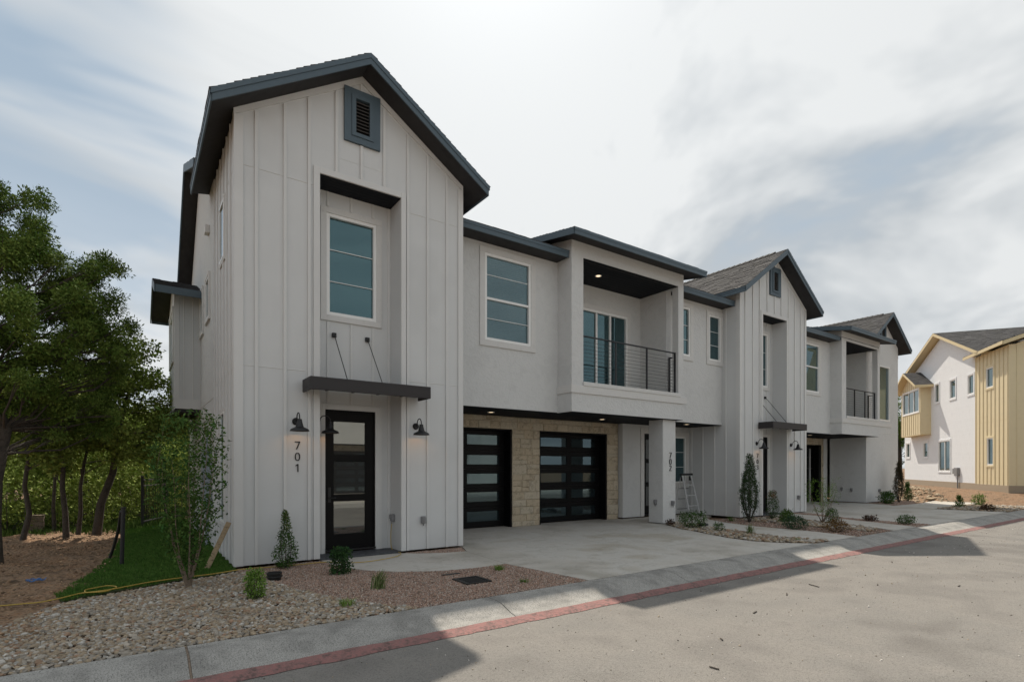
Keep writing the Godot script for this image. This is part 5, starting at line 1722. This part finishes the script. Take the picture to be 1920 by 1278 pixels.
func plant_trees() -> void:
	var cedar := leaf_cluster(20, 0.075, 0.05, 3, 0.36)
	var oak := leaf_cluster(12, 0.1, 0.075, 4, 0.6)
	var farl := leaf_cluster(12, 0.2, 0.14, 6, 0.6)
	var g0 := Color(0.06, 0.115, 0.02)
	var g1 := Color(0.15, 0.205, 0.045)
	var h0 := Color(0.14, 0.21, 0.036)
	var h1 := Color(0.28, 0.34, 0.085)
	# big juniper
	var cl := []
	for q in [[-0.5, 5.6, 0.0, 0.8], [-0.1, 5.1, 0.2, 0.7], [0.5, 4.75, 0.2, 0.7], [1.0, 4.3, 0.0, 0.62], [0.3, 4.2, 0.5, 0.7], [1.35, 3.7, 0.2, 0.45], [-0.6, 4.4, 0.3, 0.8], [0.7, 3.6, 0.4, 0.65], [0.1, 3.4, 0.2, 0.7], [-0.7, 3.5, 0.5, 0.75], [0.9, 2.95, 0.0, 0.6], [0.3, 2.75, 0.3, 0.6], [-0.3, 2.75, 0.5, 0.55], [1.2, 2.55, -0.4, 0.5], [-1.2, 5.0, 0.0, 0.9], [-1.3, 4.0, 0.3, 0.8], [-1.2, 3.0, 0.4, 0.7], [0.6, 2.4, -0.3, 0.4], [1.45, 3.25, -0.2, 0.35], [0.0, 5.6, -0.3, 0.55]]:
		for k in 11:
			var dv: Vector3 = Vector3(rng.randfn(), rng.randfn() * 0.9, rng.randfn()) * q[3] * 0.56
			var sz: float = q[3] * rng.randf_range(0.16, 0.42)
			cl.append([Vector3(q[0] + 0.12, q[1], q[2]) + dv, Vector3(sz, sz * rng.randf_range(0.7, 1.2), sz)])
	tree("juniper_tree", "tall dense dark green juniper beside the bare earth track", Vector3(-3.06, 0.0, -2.68), [Vector3(0, -0.2, 0), Vector3(0.0, 0.6, 0.02), Vector3(0.03, 1.3, 0.0), Vector3(0.16, 2.1, 0.05), Vector3(-0.05, 3.0, 0.1), Vector3(-0.2, 4.0, 0.1), Vector3(-0.3, 5.2, 0.0)], [0.16, 0.125, 0.11, 0.095, 0.075, 0.05, 0.02], cl, cedar, 1500.0, g0, g1, "", null, 0.022)
	# slim oaks
	cl = clump_ball(Vector3(0.6, 3.05, 0.2), Vector3(1.0, 1.25, 1.0), 20, 0.25, 0.55)
	tree("oak_tree", "leaning slender oak with thin light crown near the iron fence", Vector3(-1.93, 0, -6.3), [Vector3(0, -0.2, 0), Vector3(0.1, 0.7, 0), Vector3(0.32, 1.4, 0.0), Vector3(0.4, 2.2, 0.1), Vector3(0.6, 3.2, 0.2)], [0.1, 0.08, 0.07, 0.055, 0.025], cl, oak, 420.0, h0, h1, "slender oaks at the edge of the wood")
	var defs := [[-2.39, -5.83, 0.09, -0.25, 3.0, "dark bent oak trunk with sparse leaves behind the earth track"], [-2.25, -6.4, 0.07, 0.5, 2.9, "twin-like oak stem leaning over brush beside the bent oak"], [-3.1, -5.61, 0.08, 0.45, 3.1, "young oak rising from brush next to the juniper trunk"], [-2.71, -7.3, 0.06, 0.1, 3.3, "thin upright oak in the wood behind the bent oak"]]
	for d in defs:
		cl = clump_ball(Vector3(d[3] + 0.1, d[4] * 0.86, 0.1), Vector3(0.9, 1.25, 0.9), 16, 0.2, 0.5)
		var tp := [Vector3(0, -0.2, 0)]
		var tr := [d[2] * 0.75]
		for k in 6:
			var f := (k + 1) / 6.0
			tp.append(Vector3(d[3] * f * f + rng.randfn() * 0.05, d[4] * f * 1.1, 0.1 * f + rng.randfn() * 0.05))
			tr.append(d[2] * lerpf(0.68, 0.14, f))
		tree("oak_tree", d[5], Vector3(d[0], 0, d[1]), tp, tr, cl, oak, 460.0, h0 * 0.75, h1, "slender oaks at the edge of the wood")
	var n := 0
	for q in [[-4.6, -10.5, 4.3], [-2.4, -10.0, 3.2], [-0.6, -11.5, 3.4], [-3.6, -14.0, 4.8], [-1.2, -15.5, 4.2], [0.9, -14.0, 3.8], [-5.6, -18.0, 5.5], [-2.6, -20.0, 5.2], [0.2, -20.5, 4.8], [-6.0, -26.0, 6.0], [-2.0, -28.0, 5.6], [1.6, -27.0, 5.2], [-4.2, -36.0, 6.5], [0.6, -38.0, 6.0]]:
		cl = clump_ball(Vector3(0, q[2] * 0.5, 0), Vector3(q[2] * 0.36, q[2] * 0.42, q[2] * 0.3), 13, q[2] * 0.11, q[2] * 0.18)
		tree("oak_tree", "pale green bushy oak deep in the wood behind the fence", Vector3(q[0], 0, q[1]), [Vector3(0, -0.2, 0), Vector3(0.1, q[2] * 0.3, 0), Vector3(-0.05, q[2] * 0.6, 0)], [0.1, 0.08, 0.03], cl, farl if q[1] < -13 else oak, (120.0 if q[1] < -13 else 330.0), h0, h1, "bushy oaks deep in the wood")
	# brush under the oaks
	for q in [[-4.3, -7.0, 1.3, 1.4], [-3.6, -7.9, 1.5, 1.5], [-2.9, -8.4, 1.2, 1.3], [-2.2, -7.9, 1.4, 1.3], [-1.7, -9.0, 1.6, 1.4], [-0.9, -10.0, 1.7, 1.5], [-3.3, -9.8, 1.9, 1.8], [-4.9, -8.8, 1.8, 1.7], [-0.1, -11.2, 1.8, 1.6], [-1.9, -12.0, 2.1, 2.0]]:
		shrub("brush_thicket", "light green leafy brush under the oaks at the wood edge", Vector3(q[0], -0.03, q[1]), q[2], q[3], [0.5, 1.0, 0.95, 0.7, 0.3], 330, 0.085, h0 * 0.7, h1 * 1.1, {"stems": 9, "per": 6, "along": 0.35, "off": 0.12, "group": "brush at the wood edge", "bare": 0.02})
	for q in [[57.5, -11.6, 8.5], [64.0, -16.0, 9.0], [52.0, -14.0, 6.5]]:
		cl = clump_ball(Vector3(0, q[2] * 0.5, 0), Vector3(2.8, q[2] * 0.42, 2.8), 20, 1.0, 1.5)
		tree("oak_tree", "dark green oak in the gap behind the yellow sided house", Vector3(q[0], 0, q[1]), [Vector3(0, -0.2, 0), Vector3(0, q[2] * 0.3, 0), Vector3(0, q[2] * 0.7, 0)], [0.25, 0.2, 0.05], cl, farl, 60.0, g0, h0, "oaks behind the yellow sided house")

func plant_beds() -> void:
	var d0 := Color(0.03, 0.075, 0.016)
	var d1 := Color(0.07, 0.125, 0.03)
	var b0 := Color(0.09, 0.17, 0.03)
	var b1 := Color(0.16, 0.26, 0.05)
	var cone := [0.55, 1.0, 0.9, 0.6, 0.3, 0.12]
	var ball := [0.5, 0.95, 1.0, 0.9, 0.55]
	var col := [0.25, 0.75, 1.0, 0.9, 0.68, 0.42, 0.22]
	shrub("holly_shrub", "small upright holly against the board wall under the number 701", Vector3(0.634, -0.01, 0.338), 0.86, 0.36, cone, 420, 0.03, d0, d1, {"stems": 5, "bias": 1.3, "top_tint": Color(0.13, 0.16, 0.05)})
	shrub("holly_shrub", "low rounded dark holly at the corner of the entry walk", Vector3(1.183, -0.01, 1.235), 0.35, 0.34, ball, 260, 0.034, Color(0.02, 0.055, 0.02), Color(0.05, 0.10, 0.03), {"stems": 5})
	shrub("boxwood_shrub", "small bright green leafy bush at the edge of river stones", Vector3(-0.092, 0.0, 2.178), 0.32, 0.22, [0.6, 0.95, 1.0, 0.95, 0.7], 260, 0.026, b0, b1, {"stems": 8})
	shrub("crepe_myrtle", "thin multi-stem crepe myrtle at the edge of lawn and stones", Vector3(-0.66, 0.0, 1.01), 2.2, 0.9, [0.15, 0.45, 0.8, 0.95, 1.0, 0.75], 1350, 0.046, Color(0.03, 0.08, 0.018), Color(0.08, 0.13, 0.03), {"stems": 11, "bare": 0.06, "along": 0.6, "off": 0.07, "pale": true, "category": "small tree", "per": 5})
	shrub("abelia_shrub", "spreading dark green shrub at the foot of the numbered column", Vector3(10.09, 0.0, 0.58), 0.4, 0.7, [0.4, 0.8, 1.0, 1.0, 0.8], 300, 0.035, d0, d1, {"stems": 9})
	shrub("abelia_shrub", "tiny dark seedling in the stone strip beside the drive", Vector3(9.99, 0.0, 1.36), 0.2, 0.26, ball, 70, 0.035, d0, d1, {"stems": 4})
	shrub("columnar_yew", "tall narrow dark evergreen in front of number 703", Vector3(12.74, 0.0, 0.47), 1.86, 0.58, col, 1500, 0.03, Color(0.018, 0.045, 0.016), Color(0.045, 0.08, 0.028), {"stems": 16, "along": 0.75, "off": 0.025})
	shrub("laurel_shrub", "upright shrub with reddish tips by the entry of 703", Vector3(14.05, 0.0, 0.39), 0.82, 0.36, [0.7, 1.0, 0.95, 0.8, 0.55], 380, 0.03, d0, d1, {"stems": 6, "top_tint": Color(0.17, 0.09, 0.03)})
	shrub("laurel_shrub", "mid green leafy bush on gravel between the two walks", Vector3(13.26, 0.0, 1.23), 0.34, 0.38, ball, 200, 0.045, d1, Color(0.09, 0.15, 0.04), {"stems": 6})
	shrub("juniper_shrub", "low sprawling blue green juniper by the pale walk edge", Vector3(12.0, 0.0, 2.1), 0.32, 0.6, [0.7, 1.0, 0.9, 0.5], 240, 0.035, Color(0.025, 0.06, 0.03), Color(0.05, 0.09, 0.045), {"stems": 8})
	shrub("retama_tree", "airy light green sapling with bare lower stems in stone bed", Vector3(14.06, 0.0, 1.79), 1.22, 0.95, [0.25, 0.45, 0.8, 1.0, 0.95], 230, 0.035, b0, b1, {"stems": 8, "bare": 0.35, "along": 0.7, "off": 0.07, "pale": true, "category": "sapling", "narrow": 0.35})
	shrub("laurel_shrub", "dense dark bush under the airy sapling", Vector3(14.1, 0.0, 2.02), 0.4, 0.32, ball, 200, 0.03, d0, d1, {"stems": 5})
	shrub("heuchera_plant", "rusty brown low plant in the stone bed near the kerb", Vector3(12.24, 0.0, 2.94), 0.28, 0.6, [0.8, 1.0, 0.8, 0.4], 190, 0.045, Color(0.09, 0.05, 0.02), Color(0.2, 0.12, 0.045), {"stems": 9, "narrow": 0.3, "category": "plant"})
	shrub("heuchera_plant", "flat reddish plant on the gravel strip by the second drive", Vector3(15.72, 0.0, 2.29), 0.13, 0.36, ball, 80, 0.04, Color(0.05, 0.04, 0.03), Color(0.11, 0.06, 0.045), {"stems": 5, "category": "plant"})
	shrub("abelia_shrub", "small dark bush on the gravel strip near the kerb", Vector3(15.5, 0.0, 3.23), 0.23, 0.44, ball, 150, 0.035, d0, d1, {"stems": 6})
	shrub("abelia_shrub", "rounded green bush against the end stucco wall", Vector3(24.46, 0.0, -0.51), 0.48, 0.6, ball, 260, 0.05, d0, d1, {"stems": 7})
	shrub("columnar_yew", "tall narrow bronze evergreen at the end stucco wall", Vector3(25.9, 0.0, -0.58), 1.75, 0.44, col, 900, 0.035, Color(0.03, 0.035, 0.016), Color(0.07, 0.05, 0.025), {"stems": 12, "along": 0.7, "off": 0.03})
	shrub("holly_shrub", "upright holly past the building corner", Vector3(27.3, 0.0, -0.73), 0.82, 0.38, cone, 260, 0.045, d0, d1, {"stems": 5})
	shrub("holly_shrub", "small young holly in the far stone bed", Vector3(24.3, 0.0, 1.94), 0.42, 0.34, cone, 120, 0.05, d1, b0, {"stems": 4})
	shrub("laurel_shrub", "pale green young bush in the far stone bed", Vector3(26.1, 0.0, 2.07), 0.45, 0.4, ball, 120, 0.05, b0, b1, {"stems": 5})
	shrub("heuchera_plant", "dark purple brown plant in the far stone bed", Vector3(23.3, 0.0, 3.0), 0.18, 0.5, ball, 110, 0.05, Color(0.05, 0.03, 0.02), Color(0.09, 0.055, 0.03), {"stems": 5, "category": "plant"})
	shrub("heuchera_plant", "dark brown low plant at the column foot", Vector3(10.2, 0.0, -0.2), 0.14, 0.2, ball, 60, 0.03, Color(0.04, 0.02, 0.015), Color(0.08, 0.04, 0.025), {"stems": 4, "category": "plant"})
	tuft("feathery green grass tuft in brown gravel", Vector3(1.26, -0.01, 2.456), 0.27, 0.22, 90, Color(0.08, 0.13, 0.04), Color(0.2, 0.24, 0.1), "", 0.06)
	tuft("bright green weed tuft by the walk and drive corner", Vector3(3.175, -0.01, 2.311), 0.1, 0.2, 70, b0, b1)
	tuft("low green weed on gravel near the kerb", Vector3(2.97, -0.01, 3.194), 0.06, 0.2, 60, d1, b0)
	tuft("pale green sprout among river stones", Vector3(0.674, 0.01, 3.089), 0.09, 0.26, 60, b0, Color(0.24, 0.34, 0.09))
	tuft("tall grass tuft at the edge of the stone strip and walk", Vector3(10.25, 0.0, 2.0), 0.27, 0.26, 80, Color(0.08, 0.13, 0.04), Color(0.16, 0.2, 0.08))
	tuft("small green weed before the battened side wall", Vector3(12.55, 0.0, 0.04), 0.16, 0.3, 60, d1, b0)
	tuft("light green sprout at the tip of the stone strip", Vector3(9.9, 0.0, 3.25), 0.09, 0.2, 40, b0, b1)

func small_things() -> void:
	wall_lamp(Vector3(0.864, 2.228, 0.001), Vector3(0, 0, 1), "black gooseneck wall lamp above the numbers by the near entry")
	wall_lamp(Vector3(2.915, 2.24, 0.001), Vector3(0, 0, 1), "black gooseneck wall lamp on the board pier near the garage")
	wall_lamp(Vector3(1.231, 2.24, -0.22), Vector3(1, 0, 0), "black gooseneck wall lamp inside the entry recess beside the door")
	wall_lamp(Vector3(14.39, 2.24, -0.299), Vector3(0, 0, 1), "black gooseneck wall lamp above the numbers behind the narrow evergreen")
	wall_lamp(Vector3(16.4, 2.24, -0.299), Vector3(0, 0, 1), "black gooseneck wall lamp on the pier beside the 703 entry")
	house_number("701", Vector3(0.886, 1.85, 0.002), 0.125, 0.178, "black metal digits reading 701 stacked below a wall lamp")
	house_number("702", Vector3(10.56, 1.83, -0.489), 0.15, 0.172, "black metal digits reading 702 stacked on the column")
	house_number("703", Vector3(14.43, 1.865, -0.299), 0.14, 0.178, "black metal digits reading 703 behind the narrow evergreen")
	can_light(Vector3(5.55, 2.784, -1.59), "lit downlight in the black soffit before the single garage door")
	can_light(Vector3(8.98, 2.784, -1.451), "lit downlight in the black soffit before the middle garage door")
	can_light(Vector3(12.22, 2.784, -1.214), "lit downlight in the black soffit over the 702 entry")
	can_light(Vector3(20.6, 2.784, -1.75), "lit downlight in the black soffit of the third drive")
	can_light(Vector3(8.45, 6.371, -1.05), "lit downlight in the near balcony ceiling")
	outlet(Vector3(3.047, 0.56, 0.0), Vector3(0, 0, 1), "grey outlet box on the board pier by the garage")
	outlet(Vector3(2.629, 0.6, -0.28), Vector3(-1, 0, 0), "grey outlet box in the entry recess with a yellow cord")
	outlet(Vector3(10.62, 0.55, -0.489), Vector3(0, 0, 1), "grey outlet box on the face of the 702 column")
	outlet(Vector3(10.269, 0.58, -0.72), Vector3(-1, 0, 0), "grey outlet box on the drive side of the 702 column")
	outlet(Vector3(16.83, 0.52, -0.299), Vector3(0, 0, 1), "grey outlet box on the board pier beside 703")
	outlet(Vector3(24.129, 0.58, -2.1), Vector3(-1, 0, 0), "grey outlet box deep on the third drive side wall")
	outlet(Vector3(24.129, 0.56, -1.7), Vector3(-1, 0, 0), "dark outlet box near the edge of the third drive side wall")
	outlet(Vector3(25.35, 0.51, -1.149), Vector3(0, 0, 1), "grey outlet box low on the end stucco wall")
	# electrical panel on the gable end
	var t := thing("electrical_panel", "tall grey electrical panel on the gable end wall", "electrical panel", Vector3(-0.021, 0.7, -2.75))
	box(t, "cabinet", M.panel_grey, -0.16, -0.022, 0.75, 1.85, -3.0, -2.6)
	box(t, "cabinet_door", M.panel_grey, -0.172, -0.161, 0.8, 1.8, -2.97, -2.63)
	rod(t, "conduit", M.panel_grey, [Vector3(-0.09, 1.85, -2.8), Vector3(-0.09, 2.2, -2.8)], 0.02)
	rod(t, "conduit", M.panel_grey, [Vector3(-0.09, 0.75, -2.8), Vector3(-0.09, 0.0, -2.8)], 0.03)
	# yellow extension cord
	var pts := []
	for q in [[-3.2, 1.3], [-2.38, 1.22], [-2.07, 1.26], [-1.87, 1.12], [-1.71, 0.97], [-1.52, 1.02], [-1.4, 0.8], [-1.49, 0.66], [-1.7, 0.8], [-1.68, 0.96], [-1.45, 0.93], [-1.14, 0.74], [-0.81, 0.63], [-0.35, 0.56], [0.07, 0.42], [0.5, 0.28], [0.95, 0.3], [1.25, 0.3], [1.6, 0.62], [2.0, 0.6], [2.4, 0.4], [2.58, 0.1], [2.57, -0.2]]:
		pts.append(Vector3(q[0], 0.055 if q[0] < 0.1 else 0.02, q[1]))
	pts.append_array([Vector3(2.565, 0.08, -0.27), Vector3(2.56, 0.3, -0.28), Vector3(2.58, 0.5, -0.28)])
	var cv := Curve3D.new()
	for i in pts.size():
		var tn: Vector3 = (pts[mini(i + 1, pts.size() - 1)] - pts[maxi(i - 1, 0)]) * 0.17
		cv.add_point(pts[i], -tn, tn)
	var fine := []
	var ln := cv.get_baked_length()
	for i in 180: fine.append(cv.sample_baked(ln * i / 179.0, true))
	var cord := rod(self, "extension_cord", M.yellow_cord, fine, 0.0065, 6)
	tag(cord, "yellow extension cord trailing from the entry recess across the lawn edge", "cord")
	# blue rope
	fine = []
	for i in 60:
		var a := i * 0.5
		fine.append(Vector3(-2.3 + 0.07 * cos(a * 0.8) + i * 0.0016, 0.075 + 0.012 * sin(a * 3.0), -0.18 + 0.07 * sin(a * 1.3)))
	tag(rod(self, "rope", M.blue_rope, fine, 0.0045, 5), "tangled blue rope lying on the bare earth", "rope")
	# leaning stake
	tag(beam(self, "wooden_stake", M.lumber, Vector3(-0.36, 0.0, -0.12), Vector3(-0.07, 0.69, -0.06), 0.03, 0.07, 0.004), "weathered wooden stake leaning on the tower corner", "stake")
	# drain pot, valve lids
	t = thing("plant_pot", "black plastic pot ring on the gravel near the wall", "pot", Vector3(0.317, -0.01, 1.15))
	var mb := MB.new()
	mb.lathe(Vector3.ZERO, [Vector2(0.08, 0.0), Vector2(0.095, 0.085), Vector2(0.1, 0.09), Vector2(0.1, 0.105), Vector2(0.086, 0.105), Vector2(0.078, 0.03), Vector2(0.001, 0.02)], 22)
	part(t, "wall", mb.mesh(), M.black_plastic, Vector3(0.317, -0.01, 1.15))
	mb = MB.new()
	mb.lathe(Vector3.ZERO, [Vector2(0.103, 0.045), Vector2(0.106, 0.052), Vector2(0.103, 0.06)], 22)
	part(t, "rim", mb.mesh(), M.black_plastic, Vector3(0.317, -0.01, 1.15))
	t = thing("valve_box", "square black irrigation valve box set in brown gravel", "valve box", Vector3(2.46, 0.0, 2.73))
	var fr := wall_grid(t, "frame", M.black_plastic, 2, 2.27, 2.65, 2.53, 2.93, -0.06, 0.012, [[2.31, 2.61, 2.57, 2.89]])
	box(t, "lid", M.black_plastic, 2.313, 2.607, -0.03, 0.006, 2.573, 2.887, 0.004)
	for k in 6: box(t, "lid_rib", M.black_plastic, 2.34, 2.58, 0.006, 0.011, 2.6 + k * 0.05, 2.615 + k * 0.05, 0.001)
	t = thing("flat_tag", "thin black plastic scrap on gravel beside the valve box", "scrap", Vector3(2.45, 0.0, 2.2))
	box(t, "sheet", M.black_plastic, 2.34, 2.56, 0.0, 0.008, 2.18, 2.24, 0.002)
	box(t, "tab", M.black_plastic, 2.29, 2.335, 0.0, 0.012, 2.19, 2.22, 0.002)
	t = thing("valve_box", "round black cap in the stone strip beside the column shrub", "valve box", Vector3(10.72, 0.0, 0.5))
	mb = MB.new()
	mb.lathe(Vector3.ZERO, [Vector2(0.1, 0.0), Vector2(0.12, 0.02), Vector2(0.12, 0.07), Vector2(0.105, 0.09), Vector2(0.001, 0.092)], 20)
	part(t, "cap", mb.mesh(), M.black_plastic, Vector3(10.62, 0.0, 0.5))
	mb = MB.new()
	mb.lathe(Vector3.ZERO, [Vector2(0.122, 0.04), Vector2(0.126, 0.048), Vector2(0.122, 0.056)], 20)
	part(t, "rim", mb.mesh(), M.black_plastic, Vector3(10.62, 0.0, 0.5))
	# step ladder at the 702 entry
	t = thing("step_ladder", "aluminium step ladder with black top standing at the 702 entry", "ladder", Vector3(12.95, 0.02, -1.8))
	for s in [0.0, 0.52]:
		beam(t, "rail", M.white_metal, Vector3(12.68 + s * 1.0, 0.02, -1.45), Vector3(12.76 + s * 0.8, 1.28, -1.78), 0.03, 0.05)
		rod(t, "rear_leg", M.white_metal, [Vector3(12.7 + s, 0.02, -2.02), Vector3(12.77 + s * 0.8, 1.2, -1.85)], 0.014)
		box(t, "foot", M.black_plastic, 12.655 + s, 12.705 + s, 0.012, 0.06, -1.48, -1.42)
		box(t, "hinge", M.black_plastic, 12.745 + s * 0.8, 12.79 + s * 0.8, 1.1, 1.24, -1.84, -1.76)
	for k in 3:
		var f := 0.24 + 0.25 * k
		var z := lerpf(-1.45, -1.78, f)
		box(t, "step", M.white_metal, 12.7 + 0.06 * f, 13.18 - 0.06 * f, 1.28 * f, 1.28 * f + 0.03, z - 0.05, z + 0.04)
		rod(t, "brace", M.black_plastic, [Vector3(12.72, 1.28 * f - 0.1, -1.97 + 0.12 * f), Vector3(13.2, 1.28 * f - 0.1, -1.97 + 0.12 * f)], 0.008)
	box(t, "top_cap", M.black_plastic, 12.72, 13.24, 1.26, 1.32, -1.87, -1.74, 0.012)
	# posts, fence
	t = thing("fence_post", "black steel post standing at the lawn edge", "post", Vector3(-1.38, 0.0, -1.2))
	rod(t, "tube", M.black_metal, [Vector3(-1.38, -0.05, -1.2), Vector3(-1.36, 0.88, -1.22)], 0.028, 10)
	rod(t, "cap", M.black_metal, [Vector3(-1.36, 0.88, -1.22), Vector3(-1.36, 0.9, -1.22)], 0.034, 10)
	tag(rod(self, "drain_hose", M.black_plastic, [Vector3(-1.56, 0.0, -1.95), Vector3(-1.5, 0.2, -1.9), Vector3(-1.43, 0.5, -1.75), Vector3(-1.39, 0.82, -1.5)], 0.022, 8), "curved black hose leaning on the steel post", "hose")
	for q in [[Vector3(-1.05, 0, -7.35), Vector3(-0.5, 0, -8.75), "black iron picket fence panel beyond the lawn"], [Vector3(-0.47, 0, -8.8), Vector3(0.35, 0, -8.8), "black iron picket gate beside the gable end"]]:
		var a: Vector3 = q[0]
		var b: Vector3 = q[1]
		t = thing("iron_fence", q[2], "fence", a)
		for e in [a, b]: box(t, "post", M.black_metal, e.x - 0.03, e.x + 0.03, 0.0, 1.3, e.z - 0.03, e.z + 0.03)
		for y in [0.16, 1.05, 1.2]: beam(t, "rail", M.black_metal, a + Vector3.UP * y, b + Vector3.UP * y, 0.02, 0.03)
		var n := int(a.distance_to(b) / 0.11)
		for k in range(1, n):
			var p := a.lerp(b, float(k) / n)
			box(t, "picket", M.black_metal, p.x - 0.008, p.x + 0.008, 0.08, 1.22, p.z - 0.008, p.z + 0.008, 0.0)
	t = thing("wooden_crate", "weathered wooden crate in brush between oak trunks", "crate", Vector3(-3.1, 0, -7.5))
	for k in 3: box(t, "board", M.bark_pale, -3.2, -2.95, 0.03 + k * 0.12, 0.14 + k * 0.12, -7.45, -7.43)
	for k in 3: box(t, "board", M.bark_pale, -2.949, -2.93, 0.03 + k * 0.12, 0.14 + k * 0.12, -7.7, -7.43)
	box(t, "lid", M.bark_pale, -3.22, -2.92, 0.39, 0.41, -7.72, -7.42)
	# scraps on the road
	for q in [[5.6, 5.3, 0.22, 0.5], [6.4, 5.25, 0.3, 1.2], [4.45, 5.55, 0.16, 0.2], [8.0, 6.4, 0.13, 0.0], [2.6, 6.3, 0.14, 1.7], [3.3, 5.9, 0.1, 0.9], [9.4, 5.1, 0.2, 0.4]]:
		var m := part(self, "twig", cham_box(Vector3(q[2] * 0.6, 0.008, 0.014), 0.003), M.bark, Vector3(q[0], -0.112, q[1]))
		m.rotation.y = q[3]
		tag(m, "small dark bark scrap lying on the sunlit road", "twig", "bark scraps on the road")
	# lumber on the rubble before the yellow sided house
	for q in [[31.0, 0.0, 0.25], [32.5, -1.6, 0.9], [34.5, -3.2, 0.6], [30.2, 1.2, 0.1], [36.5, -4.6, 0.75]]:
		var m := part(self, "lumber_plank", cham_box(Vector3(1.8, 0.05, 0.2), 0.005), M.lumber, Vector3(q[0] - 1.2, ground_y(q[0] - 1.2, 0.0) + 0.03, q[1] - 1.5))
		m.rotation.y = q[2]
		tag(m, "loose lumber plank on rubble before the yellow sided house", "plank", "planks on the rubble")
	var xf := []
	var cs := []
	for i in 900:
		var p := Vector2(rng.randf_range(27.5, 42.0), 0)
		p.y = rng.randf_range(-3.2, 0.2) - (p.x - 29.0) * 0.5
		var s := rng.randf_range(0.03, 0.12)
		xf.append(Transform3D(Basis.from_euler(Vector3(rng.randf() * 6, rng.randf() * 6, 0)) * Basis.from_scale(Vector3(s, s * 0.5, s)), Vector3(p.x, ground_y(p.x, 0.0) + 0.01, p.y)))
		cs.append(Color(0.36, 0.28, 0.19) * rng.randf_range(0.6, 1.3))
	many(self, "rubble", pebble_mesh(79, 4, 6), M.pebble, xf, cs)
	# litter on the bare earth by the wood
	xf = []
	cs = []
	for i in 2200:
		var p := Vector2(rng.randf_range(-4.5, -1.5), rng.randf_range(-6.0, 2.8))
		if p.x > -1.9 and p.y > -0.3: continue
		var s := rng.randf_range(0.004, 0.018)
		xf.append(Transform3D(Basis.from_euler(Vector3(rng.randf() * 6, rng.randf() * 6, 0)) * Basis.from_scale(Vector3(s * 1.4, s * 0.5, s)), Vector3(p.x, 0.035 + rng.randf_range(-0.02, 0.02), p.y)))
		cs.append(Color(0.3, 0.2, 0.12) * rng.randf_range(0.4, 1.5))
	for i in 420:
		var p := Vector2(rng.randf_range(-2.0, 3.6), rng.randf_range(0.3, 3.5))
		if p.x > 1.2 and p.y < 2.0: continue
		var s := rng.randf_range(0.006, 0.016)
		xf.append(Transform3D(Basis.from_euler(Vector3(rng.randf_range(-0.4, 0.4), rng.randf() * 6, 0)) * Basis.from_scale(Vector3(s * 1.5, s * 0.15, s * 0.7)), Vector3(p.x, 0.022 if p.x < 0.4 else 0.002, p.y)))
		cs.append(Color(0.16, 0.11, 0.06) * rng.randf_range(0.4, 1.6))
	many(self, "leaf_litter", pebble_mesh(80, 3, 5), M.pebble, xf, cs)
